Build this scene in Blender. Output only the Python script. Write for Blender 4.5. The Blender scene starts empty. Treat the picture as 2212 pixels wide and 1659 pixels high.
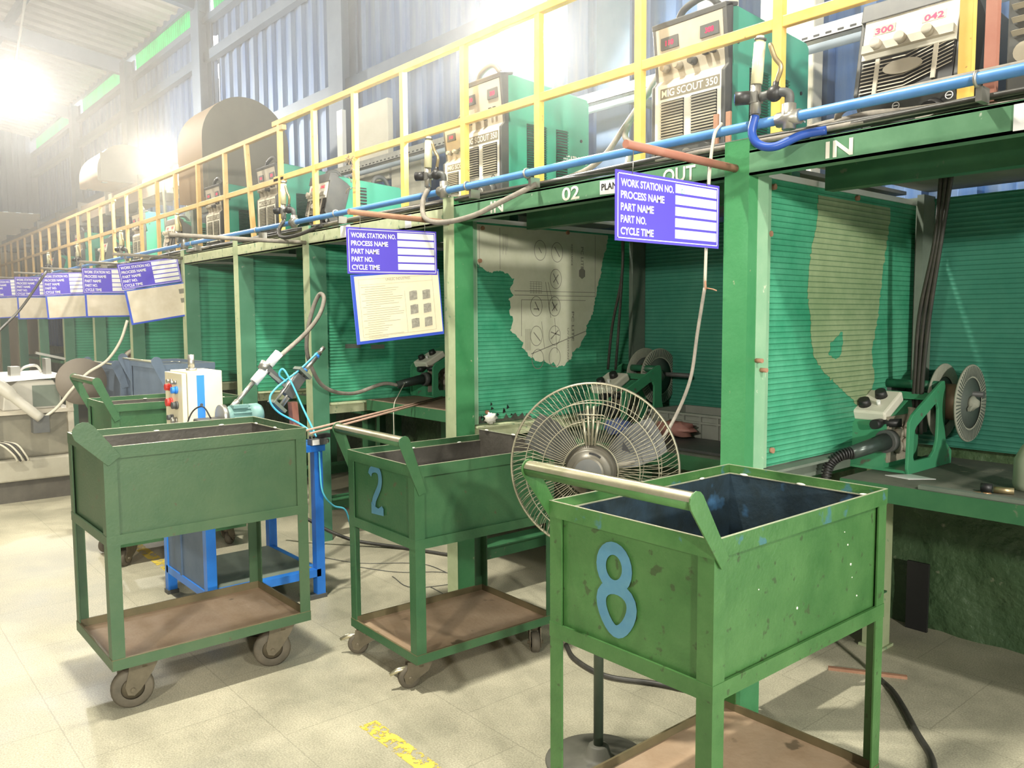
import bpy, bmesh, math, random
from mathutils import Vector, Matrix
random.seed(7)
SC = bpy.context.scene
COL = SC.collection
PI = math.pi
R = math.radians

# ------------------------------------------------------------------ camera
def make_camera():
    f, yaw, pitch, roll = 1761.9, R(49.69), R(4.62), R(-0.34)
    fwd = Vector((-math.sin(yaw)*math.cos(pitch), math.cos(yaw)*math.cos(pitch), -math.sin(pitch)))
    right = Vector((math.cos(yaw), math.sin(yaw), 0))
    up = right.cross(fwd)
    c, s = math.cos(roll), math.sin(roll)
    r2 = c*right + s*up
    u2 = -s*right + c*up
    cd = bpy.data.cameras.new('camera')
    cd.sensor_width = 36
    cd.lens = f/2212*36
    cd.clip_start = .05
    cd.clip_end = 200
    o = bpy.data.objects.new('camera', cd)
    m = Matrix(((r2.x, u2.x, -fwd.x, 0), (r2.y, u2.y, -fwd.y, 0), (r2.z, u2.z, -fwd.z, 1.5), (0, 0, 0, 1)))
    o.matrix_world = m
    COL.objects.link(o)
    SC.camera = o
make_camera()
SC.view_settings.view_transform = 'Standard'
SC.view_settings.look = 'None'
SC.view_settings.gamma = 1
SC.view_settings.use_curve_mapping = False
SC.view_settings.exposure = 0.82

cy = SC.cycles
cy.max_bounces = 6; cy.diffuse_bounces = 3; cy.glossy_bounces = 3; cy.transmission_bounces = 4; cy.transparent_max_bounces = 8
cy.use_adaptive_sampling = True; cy.adaptive_threshold = .03

# ------------------------------------------------------------------ world: daylight outside the shed
def make_world():
    w = bpy.data.worlds.new('daylight')
    w.use_nodes = True
    SC.world = w
    nt = w.node_tree
    nt.nodes.clear()
    out = nt.nodes.new('ShaderNodeOutputWorld')
    bg = nt.nodes.new('ShaderNodeBackground')
    tc = nt.nodes.new('ShaderNodeTexCoord')
    sep = nt.nodes.new('ShaderNodeSeparateXYZ')
    ramp = nt.nodes.new('ShaderNodeValToRGB')
    nt.links.new(tc.outputs['Generated'], sep.inputs[0])
    mr = nt.nodes.new('ShaderNodeMapRange')
    mr.inputs[1].default_value = -1
    mr.inputs[2].default_value = 1
    nt.links.new(sep.outputs['Y'], mr.inputs[0])
    nt.links.new(mr.outputs[0], ramp.inputs[0])
    e = ramp.color_ramp.elements
    e[0].position = .45; e[0].color = (1.0, .97, .86, 1)
    e[1].position = .62; e[1].color = (16, 17, 16.5, 1)
    nt.links.new(ramp.outputs[0], bg.inputs[0])
    bg.inputs[1].default_value = .16
    nt.links.new(bg.outputs[0], out.inputs[0])
make_world()

# ------------------------------------------------------------------ hall lamps out of view, and added fill lights
def light(name, kind, loc, energy, color=(1, .95, .84), size=.2, target=None, spot=None):
    d = bpy.data.lights.new(name, kind)
    d.energy = energy
    d.color = color
    if kind == 'AREA':
        d.shape = 'DISK'; d.size = size
    else:
        d.shadow_soft_size = size
    if kind == 'SPOT':
        d.spot_size = spot or R(120); d.spot_blend = .5
    o = bpy.data.objects.new(name, d)
    o.location = loc
    if target is not None:
        o.rotation_euler = (Vector(target)-Vector(loc)).to_track_quat('-Z', 'Y').to_euler()
    COL.objects.link(o)
    return o
light('hall_floodlight', 'SPOT', (2.0, 1.15, 3.9), 300, (1, .96, .86), .08, (-2.2, 2.7, 1.9), R(95))
light('aisle_flood_and_fill', 'SPOT', (6.2, -1.6, 2.65), 1250, (1, .96, .86), .14, (-2.2, 3.0, 1.3), R(60))
light('aisle_flood_and_fill', 'SPOT', (.6, -3.0, 2.75), 430, (1, .95, .82), .15, (-5.6, 3.5, 1.35), R(60))  # added fill light, brightens the panels of the middle booths
light('aisle_flood_and_fill', 'SPOT', (-5.0, -3.0, 2.9), 560, (1, .92, .76), .15, (-10.5, 3.4, 1.2), R(80))  # added fill light for the far booth panels
light('bay_lamp_and_fill', 'SPOT', (-3.0, .95, 5.7), 980, (1, .95, .82), .10, (-2.6, .8, 0), R(110))
light('bay_lamp_and_fill', 'AREA', (-7.5, .6, 5.2), 70, (1, .93, .78), .5, (-7.5, .6, 0))  # added soft overhead fill for the left part of the aisle
FLOODS = [((-3.66, 3.2, 3.12), 420, (1, .96, .88)), ((-9.3, 2.92, 3.28), 270, (1, .93, .76)), ((-12.2, 2.10, 4.44), 520, (1, .96, .88))]

# ------------------------------------------------------------------ materials
MATS = {}
def M(name, col, rough=.5, metal=0., col2=None, scale=6., amount=.5, spots=None, spot_scale=40., spot_amt=.62, bump=0., bump_scale=60., trans=0., emit=0., spec=.5, stretch=None):
    if name in MATS: return MATS[name]
    m = bpy.data.materials.new(name)
    m.use_nodes = True
    nt = m.node_tree
    b = nt.nodes['Principled BSDF']
    out = nt.nodes['Material Output']
    L = nt.links.new
    b.inputs['Base Color'].default_value = (*col, 1)
    b.inputs['Roughness'].default_value = rough
    b.inputs['Metallic'].default_value = metal
    b.inputs['Specular IOR Level'].default_value = spec
    tc = nt.nodes.new('ShaderNodeTexCoord')
    co = tc.outputs['Object']
    if stretch:
        mp = nt.nodes.new('ShaderNodeMapping')
        mp.inputs['Scale'].default_value = stretch
        L(co, mp.inputs[0]); co = mp.outputs[0]
    csock = None
    if col2 is not None:
        n = nt.nodes.new('ShaderNodeTexNoise')
        n.inputs['Scale'].default_value = scale
        n.inputs['Detail'].default_value = 6
        n.inputs['Roughness'].default_value = .65
        L(co, n.inputs[0])
        r = nt.nodes.new('ShaderNodeValToRGB')
        r.color_ramp.elements[0].position = .5-.28*amount-.05
        r.color_ramp.elements[1].position = .5+.28*(1-amount)+.12
        r.color_ramp.elements[0].color = (*col, 1)
        r.color_ramp.elements[1].color = (*col2, 1)
        L(n.outputs[0], r.inputs[0])
        csock = r.outputs[0]
    if spots is not None:
        n = nt.nodes.new('ShaderNodeTexNoise')
        n.inputs['Scale'].default_value = spot_scale
        n.inputs['Detail'].default_value = 4
        L(co, n.inputs[0])
        r = nt.nodes.new('ShaderNodeValToRGB')
        r.color_ramp.elements[0].position = spot_amt
        r.color_ramp.elements[1].position = spot_amt+.05
        L(n.outputs[0], r.inputs[0])
        mx = nt.nodes.new('ShaderNodeMix'); mx.data_type = 'RGBA'
        mx.inputs[7].default_value = (*spots, 1)
        L(r.outputs[0], mx.inputs[0])
        if csock: L(csock, mx.inputs[6])
        else: mx.inputs[6].default_value = (*col, 1)
        csock = mx.outputs[2]
    if csock: L(csock, b.inputs['Base Color'])
    if bump:
        n = nt.nodes.new('ShaderNodeTexNoise')
        n.inputs['Scale'].default_value = bump_scale
        n.inputs['Detail'].default_value = 5
        L(co, n.inputs[0])
        bp = nt.nodes.new('ShaderNodeBump')
        bp.inputs['Strength'].default_value = bump
        bp.inputs['Distance'].default_value = .02
        L(n.outputs[0], bp.inputs['Height'])
        L(bp.outputs[0], b.inputs['Normal'])
    if trans:
        b.inputs['Transmission Weight'].default_value = trans
    if emit:
        b.inputs['Emission Color'].default_value = (*col, 1)
        b.inputs['Emission Strength'].default_value = emit
    MATS[name] = m
    return m

CART = M('cart_green_paint', (.030, .105, .024), .42, col2=(.070, .170, .050), scale=5, amount=.5, spots=(.035, .07, .022), spot_scale=30, spot_amt=.64, bump=.08, bump_scale=90)
CARTB = M('cart_rail_blue_stained', (.030, .105, .024), .42, col2=(.070, .170, .050), scale=7, amount=.5, spots=(.045, .135, .14), spot_scale=13, spot_amt=.60, bump=.08, bump_scale=90)
CARTD = M('cart_worn_green_paint', (.022, .088, .034), .42, col2=(.055, .13, .055), scale=4, amount=.5, spots=(.07, .08, .04), spot_scale=32, spot_amt=.68, bump=.08, bump_scale=90)
CARTO = M('cart_olive_green_paint', (.038, .088, .040), .48, col2=(.068, .115, .055), scale=4, amount=.5, spots=(.07, .075, .04), spot_scale=32, spot_amt=.68, bump=.08, bump_scale=90)
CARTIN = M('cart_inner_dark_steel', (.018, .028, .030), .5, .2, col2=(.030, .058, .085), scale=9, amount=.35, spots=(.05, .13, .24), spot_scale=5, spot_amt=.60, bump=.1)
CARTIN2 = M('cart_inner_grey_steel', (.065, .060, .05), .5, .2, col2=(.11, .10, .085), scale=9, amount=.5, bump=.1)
TRAY = M('rusty_tray_plate', (.30, .20, .12), .7, col2=(.42, .31, .21), scale=5, amount=.45, spots=(.14, .10, .06), spot_scale=7, spot_amt=.64, bump=.1)
TRAYRIM = M('rust_brown_rim', (.10, .085, .04), .6, col2=(.16, .12, .06), scale=8, amount=.5)
WORN = M('bare_worn_steel', (.62, .56, .42), .28, .85, col2=(.30, .33, .16), scale=9, amount=.35)
RUBBER = M('worn_caster_rubber', (.06, .052, .036), .75, col2=(.12, .10, .07), scale=12, amount=.5)
FORK = M('dirty_caster_steel', (.085, .072, .045), .6, .3, col2=(.14, .115, .075), scale=20, amount=.5)
WORNE = M('worn_edge_metal', (.50, .50, .36), .35, .5)
CHALK = M('white_paint_splashes', (.75, .73, .62), .8)
LBLUE = M('blue_number_paint', (.055, .165, .26), .6, col2=(.075, .20, .27), scale=30)
BENCHG = M('dark_green_bench_paint', (.025, .115, .05), .42, col2=(.05, .16, .07), scale=6, spots=(.12, .16, .10), spot_scale=20, spot_amt=.68)
BGREEN = M('booth_green_paint', (.045, .215, .08), .36, col2=(.08, .28, .12), scale=5, amount=.5, spots=(.30, .36, .22), spot_scale=30, spot_amt=.70, bump=.06)
BGREENL = M('booth_pale_green_paint', (.20, .40, .24), .5, col2=(.30, .48, .31), scale=6, amount=.5, spots=(.55, .60, .45), spot_scale=30, spot_amt=.68)
BBEAM = M('beam_mid_green_paint', (.075, .20, .10), .45, col2=(.14, .30, .17), scale=5, amount=.5, spots=(.40, .46, .36), spot_scale=26, spot_amt=.70)
BOLIVE = M('booth_pale_olive_paint', (.33, .39, .22), .5, col2=(.44, .50, .31), scale=9, spots=(.20, .32, .18), spot_scale=25, spot_amt=.66)
BGREEND = M('booth_dark_green_paint', (.06, .19, .11), .42, col2=(.09, .24, .15), scale=5, spots=(.20, .28, .2), spot_scale=25, spot_amt=.68)
BCREAM = M('booth_cream_flaked_paint', (.42, .47, .27), .6, col2=(.60, .62, .42), scale=14, amount=.5, spots=(.20, .30, .18), spot_scale=25, spot_amt=.62)
BGREY = M('sooty_grey_green_steel', (.12, .15, .12), .7, col2=(.17, .20, .16), scale=8, amount=.5)
DECK = M('deck_chequer_plate', (.17, .17, .14), .7, col2=(.26, .25, .2), scale=8)
YEL = M('yellow_railing_paint', (.76, .46, .085), .42, col2=(.84, .58, .17), scale=8, amount=.5, spots=(.42, .22, .07), spot_scale=30, spot_amt=.70)
YELD = M('faded_ochre_railing_paint', (.62, .38, .12), .5, col2=(.70, .50, .22), scale=8, amount=.5, spots=(.42, .24, .10), spot_scale=30, spot_amt=.68)
PIPE = M('blue_pipe_paint', (.07, .22, .52), .35, col2=(.12, .29, .58), scale=10)
BLK = M('black_plastic', (.018, .018, .018), .45)
DGREY = M('dark_grey_plastic', (.065, .07, .07), .5, col2=(.10, .10, .09), scale=15)
CABLE = M('dusty_grey_cable', (.17, .155, .13), .7, col2=(.30, .27, .22), scale=25)
BCABLE = M('black_rubber_cable', (.025, .025, .022), .5, col2=(.06, .055, .045), scale=20)
WCABLE = M('pale_grey_cable', (.50, .47, .38), .6)
GREYP = M('warm_grey_panel', (.40, .36, .28), .5, col2=(.50, .46, .37), scale=10)
CREAMP = M('dusty_cream_front_panel', (.74, .71, .59), .5, col2=(.80, .77, .66), scale=9, spots=(.55, .50, .38), spot_scale=12, spot_amt=.68)
WGREEN = M('welder_green_enamel', (.045, .30, .20), .32, col2=(.07, .35, .25), scale=3)
FGREEN = M('feeder_green_enamel', (.05, .27, .13), .33, col2=(.08, .33, .17), scale=6, spots=(.12, .14, .10), spot_scale=20, spot_amt=.66)
WHITE = M('white_vinyl', (.82, .82, .80), .35)
SIGNB = M('violet_blue_sign_vinyl', (.12, .09, .58), .14)
SIGNE = M('blue_plastic_folder', (.05, .10, .55), .3)
PAPER = M('aged_cream_paper', (.72, .64, .44), .6, col2=(.78, .72, .55), scale=6)
PAPERT = M('tan_sleeved_paper', (.62, .54, .40), .22, col2=(.78, .71, .58), scale=7)
INK = M('grey_print_ink', (.22, .21, .17), .7)
INKL = M('faint_print_ink', (.30, .27, .19), .7)
GREENINK = M('teal_marker_ink', (.05, .35, .30), .6)
MARK = M('cream_hand_lettering', (.75, .72, .60), .6)
CREAM = M('cream_enamel', (.72, .66, .46), .4, col2=(.78, .73, .55), scale=4)
BLUE = M('blue_machine_paint', (.015, .13, .50), .35, col2=(.03, .20, .62), scale=5)
BLUED = M('slate_blue_sheet', (.06, .10, .16), .55, col2=(.10, .14, .20), scale=6)
STRIPE = M('bright_blue_stripe', (.04, .24, .75), .4)
TEAL = M('teal_motor_paint', (.13, .26, .24), .45, col2=(.19, .33, .30), scale=8)
ALU = M('brushed_aluminium', (.62, .61, .57), .3, .9)
STEEL = M('zinc_steel', (.40, .39, .35), .38, .8)
BRASS = M('dull_brass', (.45, .36, .20), .4, .8)
COPPER = M('bright_copper', (.85, .42, .22), .3, .9)
CYANH = M('cyan_air_hose', (.10, .52, .70), .35)
BLUEH = M('dark_blue_air_hose', (.02, .07, .32), .35)
GLASSY = M('yellowed_clear_plastic', (.80, .78, .55), .15, col2=(.72, .68, .40), scale=20)
RUST = M('rusty_steel', (.30, .15, .09), .75, col2=(.42, .24, .15), scale=20)
RUSTP = M('pale_rust_rod', (.42, .26, .19), .6, col2=(.52, .36, .28), scale=20)
REDO = M('red_oxide_primer', (.33, .125, .085), .6, col2=(.40, .19, .13), scale=8)
REDK = M('red_knob_plastic', (.60, .05, .04), .4)
LED = M('red_led_digits', (1, .0, .05), .5, emit=1.1)
DUCT = M('dusty_brown_duct_sheet', (.30, .215, .13), .7, col2=(.36, .27, .175), scale=3)
DUCTG = M('dusty_grey_duct_sheet', (.16, .15, .12), .75, col2=(.21, .195, .155), scale=4)
GALV = M('galvanised_steel', (.45, .45, .41), .5, .4, col2=(.62, .61, .55), scale=22)
CONC = M('pale_concrete', (.62, .59, .48), .85, col2=(.72, .69, .58), scale=6, bump=.15)
CRATE = M('grey_crate_plastic', (.22, .23, .20), .55, col2=(.27, .28, .24), scale=10)
BENCH = M('sooty_bench_plate', (.10, .105, .085), .7, col2=(.17, .17, .13), scale=10, spots=(.30, .26, .20), spot_scale=16, spot_amt=.68, bump=.1)
BENCHR = M('rusty_bench_plate', (.28, .19, .13), .75, col2=(.36, .27, .19), scale=10, bump=.1)
SPOOL = M('dusty_spool_plastic', (.27, .28, .22), .75, col2=(.36, .36, .29), scale=60)
SPOOLD = M('dark_spool_disc', (.07, .085, .075), .6, col2=(.10, .12, .10), scale=10)
DUST = M('dusty_drive_metal', (.30, .26, .20), .7, .2, col2=(.40, .36, .28), scale=30)
FANW = M('fan_guard_wire', (.30, .28, .20), .38, .5)
FANM = M('fan_motor_metal', (.085, .08, .065), .42, .3, col2=(.14, .125, .09), scale=12)
FANP = M('fan_pole_green_black', (.03, .045, .03), .5, col2=(.05, .07, .045), scale=6)
FANB = M('fan_base_dusty', (.075, .075, .058), .6, col2=(.13, .125, .10), scale=9, spots=(.07, .07, .06), spot_scale=10, spot_amt=.64)
RAGW = M('white_tissue', (.80, .78, .70), .9)
RAGB = M('blue_glove_cloth', (.10, .14, .38), .8, col2=(.20, .26, .50), scale=20)
RAGR = M('brown_red_leather', (.30, .12, .10), .6, col2=(.42, .22, .18), scale=15)
PLAST = M('clear_film_wrap', (.70, .68, .58), .2, col2=(.55, .53, .45), scale=20)
YPAINT = M('yellow_floor_paint', (.72, .54, .05), .8, col2=(.62, .50, .12), scale=30)
WOOD = M('pale_wood_board', (.42, .34, .20), .8, col2=(.50, .42, .27), scale=9, stretch=(1, 1, 8))
BLUEBIN = M('slate_blue_bin_paint', (.10, .14, .20), .5, col2=(.14, .19, .26), scale=6)
PALEM = M('white_machine_casing', (.50, .48, .42), .35, col2=(.40, .38, .32), scale=4)

def corr_mat(name, col, col2, rough=.55, holes=False):
    """painted sheet cladding; pinholes and slits let the daylight through"""
    m = M(name, col, rough, .15, col2=col2, scale=1.6, amount=.5, stretch=(5, 5, .5))
    if not holes: return m
    nt = m.node_tree; L = nt.links.new
    b = nt.nodes['Principled BSDF']; out = nt.nodes['Material Output']
    tc = nt.nodes.new('ShaderNodeTexCoord')
    mp = nt.nodes.new('ShaderNodeMapping'); mp.inputs['Scale'].default_value = (1, 0, 1)
    L(tc.outputs['Object'], mp.inputs[0])
    v = nt.nodes.new('ShaderNodeTexVoronoi'); v.inputs['Scale'].default_value = 1.7
    L(mp.outputs[0], v.inputs[0])
    lt = nt.nodes.new('ShaderNodeMath'); lt.operation = 'LESS_THAN'; lt.inputs[1].default_value = .024
    L(v.outputs['Distance'], lt.inputs[0])
    sp = nt.nodes.new('ShaderNodeSeparateColor'); L(v.outputs['Color'], sp.inputs[0])
    gt = nt.nodes.new('ShaderNodeMath'); gt.operation = 'GREATER_THAN'; gt.inputs[1].default_value = .52
    L(sp.outputs[0], gt.inputs[0])
    mu = nt.nodes.new('ShaderNodeMath'); mu.operation = 'MULTIPLY'
    L(lt.outputs[0], mu.inputs[0]); L(gt.outputs[0], mu.inputs[1])
    acc = mu.outputs[0]
    sx = nt.nodes.new('ShaderNodeSeparateXYZ'); L(tc.outputs['Object'], sx.inputs[0])
    for (xc, hw, z0, z1) in ((-10.72, .05, 4.86, 5.16), (-10.70, .04, 4.62, 4.80), (-12.35, .045, 3.95, 4.5), (-10.70, .012, 4.3, 4.62)):
        def cmp(sock, c, h):
            n = nt.nodes.new('ShaderNodeMath'); n.operation = 'COMPARE'
            n.inputs[1].default_value = c; n.inputs[2].default_value = h
            L(sock, n.inputs[0]); return n.outputs[0]
        a = nt.nodes.new('ShaderNodeMath'); a.operation = 'MULTIPLY'
        L(cmp(sx.outputs[0], xc, hw), a.inputs[0]); L(cmp(sx.outputs[2], (z0+z1)/2, (z1-z0)/2), a.inputs[1])
        mxn = nt.nodes.new('ShaderNodeMath'); mxn.operation = 'MAXIMUM'
        L(acc, mxn.inputs[0]); L(a.outputs[0], mxn.inputs[1]); acc = mxn.outputs[0]
    tr = nt.nodes.new('ShaderNodeBsdfTransparent')
    ms = nt.nodes.new('ShaderNodeMixShader')
    L(acc, ms.inputs[0]); L(b.outputs[0], ms.inputs[1]); L(tr.outputs[0], ms.inputs[2])
    L(ms.outputs[0], out.inputs[0])
    return m
CLAD = corr_mat('blue_wall_cladding', (.028, .10, .28), (.17, .23, .31), holes=True)
CLADE = corr_mat('slate_end_cladding', (.14, .17, .24), (.22, .24, .29))
CLADE2 = corr_mat('cream_end_cladding', (.85, .68, .43), (.88, .75, .52))
ROOF = corr_mat('grey_roof_sheet', (.36, .335, .32), (.42, .39, .37))

def translucent_mat(name, col, col2, glow=.55, rib=0., rough=.3, ribaxis='Z', spots=None):
    """ribbed polycarbonate: half of the light goes through"""
    m = bpy.data.materials.new(name); m.use_nodes = True
    nt = m.node_tree; L = nt.links.new
    b = nt.nodes['Principled BSDF']; out = nt.nodes['Material Output']
    tc = nt.nodes.new('ShaderNodeTexCoord')
    n = nt.nodes.new('ShaderNodeTexNoise'); n.inputs['Scale'].default_value = 2.2; n.inputs['Detail'].default_value = 7
    n.inputs['Roughness'].default_value = .7
    L(tc.outputs['Object'], n.inputs[0])
    r = nt.nodes.new('ShaderNodeValToRGB')
    r.color_ramp.elements[0].position = .35; r.color_ramp.elements[1].position = .68
    r.color_ramp.elements[0].color = (*col, 1); r.color_ramp.elements[1].color = (*col2, 1)
    L(n.outputs[0], r.inputs[0])
    csock = r.outputs[0]
    if rib:
        sx = nt.nodes.new('ShaderNodeSeparateXYZ'); L(tc.outputs['Object'], sx.inputs[0])
        mm = nt.nodes.new('ShaderNodeMath'); mm.operation = 'MULTIPLY'; mm.inputs[1].default_value = 2*PI/rib
        L(sx.outputs[ribaxis], mm.inputs[0])
        sn = nt.nodes.new('ShaderNodeMath'); sn.operation = 'SINE'; L(mm.outputs[0], sn.inputs[0])
        pw = nt.nodes.new('ShaderNodeMath'); pw.operation = 'GREATER_THAN'; pw.inputs[1].default_value = .88
        L(sn.outputs[0], pw.inputs[0])
        mx = nt.nodes.new('ShaderNodeMix'); mx.data_type = 'RGBA'
        dk = nt.nodes.new('ShaderNodeMix'); dk.data_type = 'RGBA'; dk.blend_type = 'MULTIPLY'; dk.inputs[0].default_value = 1
        dk.inputs[7].default_value = (.42, .55, .5, 1)
        L(csock, dk.inputs[6])
        L(pw.outputs[0], mx.inputs[0]); L(csock, mx.inputs[6]); L(dk.outputs[2], mx.inputs[7])
        csock = mx.outputs[2]
        bp = nt.nodes.new('ShaderNodeBump'); bp.inputs['Strength'].default_value = .35; bp.inputs['Distance'].default_value = .004
        L(sn.outputs[0], bp.inputs['Height']); L(bp.outputs[0], b.inputs['Normal'])
    L(csock, b.inputs['Base Color'])
    b.inputs['Roughness'].default_value = rough
    t = nt.nodes.new('ShaderNodeBsdfTranslucent'); L(csock, t.inputs[0])
    ms = nt.nodes.new('ShaderNodeMixShader'); ms.inputs[0].default_value = glow
    L(b.outputs[0], ms.inputs[1]); L(t.outputs[0], ms.inputs[2]); L(ms.outputs[0], out.inputs[0])
    return m
POLY = translucent_mat('green_ribbed_polycarbonate', (.055, .38, .21), (.17, .62, .39), .35, .0215)
POLYF = translucent_mat('green_polycarbonate_far', (.07, .45, .25), (.13, .53, .33), .35, .035)
POLYB = translucent_mat('dark_green_polycarbonate', (.06, .30, .21), (.12, .42, .30), .3, .0215)
FILMY = translucent_mat('yellowed_film_residue', (.30, .42, .22), (.54, .64, .38), .3, .0215)
SKYL = translucent_mat('green_skylight_sheet', (.0, .62, .27), (.0, .34, .15), .9, .09, ribaxis='X')
FILM = M('printed_cream_film', (.55, .56, .41), .5, col2=(.64, .64, .50), scale=12)

def floor_mat():
    m = M('granite_floor_tiles', (.36, .34, .26), .5)
    nt = m.node_tree; L = nt.links.new
    b = nt.nodes['Principled BSDF']
    tc = nt.nodes.new('ShaderNodeTexCoord')
    br = nt.nodes.new('ShaderNodeTexBrick')
    br.inputs['Scale'].default_value = 1
    br.inputs['Mortar Size'].default_value = .0025
    br.inputs['Brick Width'].default_value = .6
    br.inputs['Row Height'].default_value = .6
    br.inputs['Color1'].default_value = (.41, .395, .31, 1)
    br.inputs['Color2'].default_value = (.425, .41, .325, 1)
    br.inputs['Mortar'].default_value = (.33, .32, .25, 1)
    br.inputs['Bias'].default_value = 0
    L(tc.outputs['Object'], br.inputs[0])
    n = nt.nodes.new('ShaderNodeTexNoise'); n.inputs['Scale'].default_value = 1.6; n.inputs['Detail'].default_value = 8
    n.inputs['Roughness'].default_value = .7
    L(tc.outputs['Object'], n.inputs[0])
    r = nt.nodes.new('ShaderNodeValToRGB')
    r.color_ramp.elements[0].position = .3; r.color_ramp.elements[0].color = (.62, .62, .58, 1)
    r.color_ramp.elements[1].position = .72; r.color_ramp.elements[1].color = (1.25, 1.2, 1.12, 1)
    L(n.outputs[0], r.inputs[0])
    mu = nt.nodes.new('ShaderNodeMix'); mu.data_type = 'RGBA'; mu.blend_type = 'MULTIPLY'; mu.inputs[0].default_value = 1
    L(br.outputs[0], mu.inputs[6]); L(r.outputs[0], mu.inputs[7])
    g = nt.nodes.new('ShaderNodeTexNoise'); g.inputs['Scale'].default_value = 160; g.inputs['Detail'].default_value = 2
    L(tc.outputs['Object'], g.inputs[0])
    r2 = nt.nodes.new('ShaderNodeValToRGB')
    r2.color_ramp.elements[0].position = .35; r2.color_ramp.elements[0].color = (.80, .80, .80, 1)
    r2.color_ramp.elements[1].position = .65; r2.color_ramp.elements[1].color = (1.15, 1.15, 1.15, 1)
    L(g.outputs[0], r2.inputs[0])
    m2 = nt.nodes.new('ShaderNodeMix'); m2.data_type = 'RGBA'; m2.blend_type = 'MULTIPLY'; m2.inputs[0].default_value = 1
    L(mu.outputs[2], m2.inputs[6]); L(r2.outputs[0], m2.inputs[7])
    L(m2.outputs[2], b.inputs['Base Color'])
    L(n.outputs[0], b.inputs['Roughness'])
    return m
FLOOR = floor_mat()
PLASTER = M('peeling_green_plaster', (.040, .085, .036), .40, col2=(.075, .125, .06), scale=3, amount=.5, spots=(.24, .25, .17), spot_scale=11, spot_amt=.665, bump=1.0, bump_scale=16)

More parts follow.
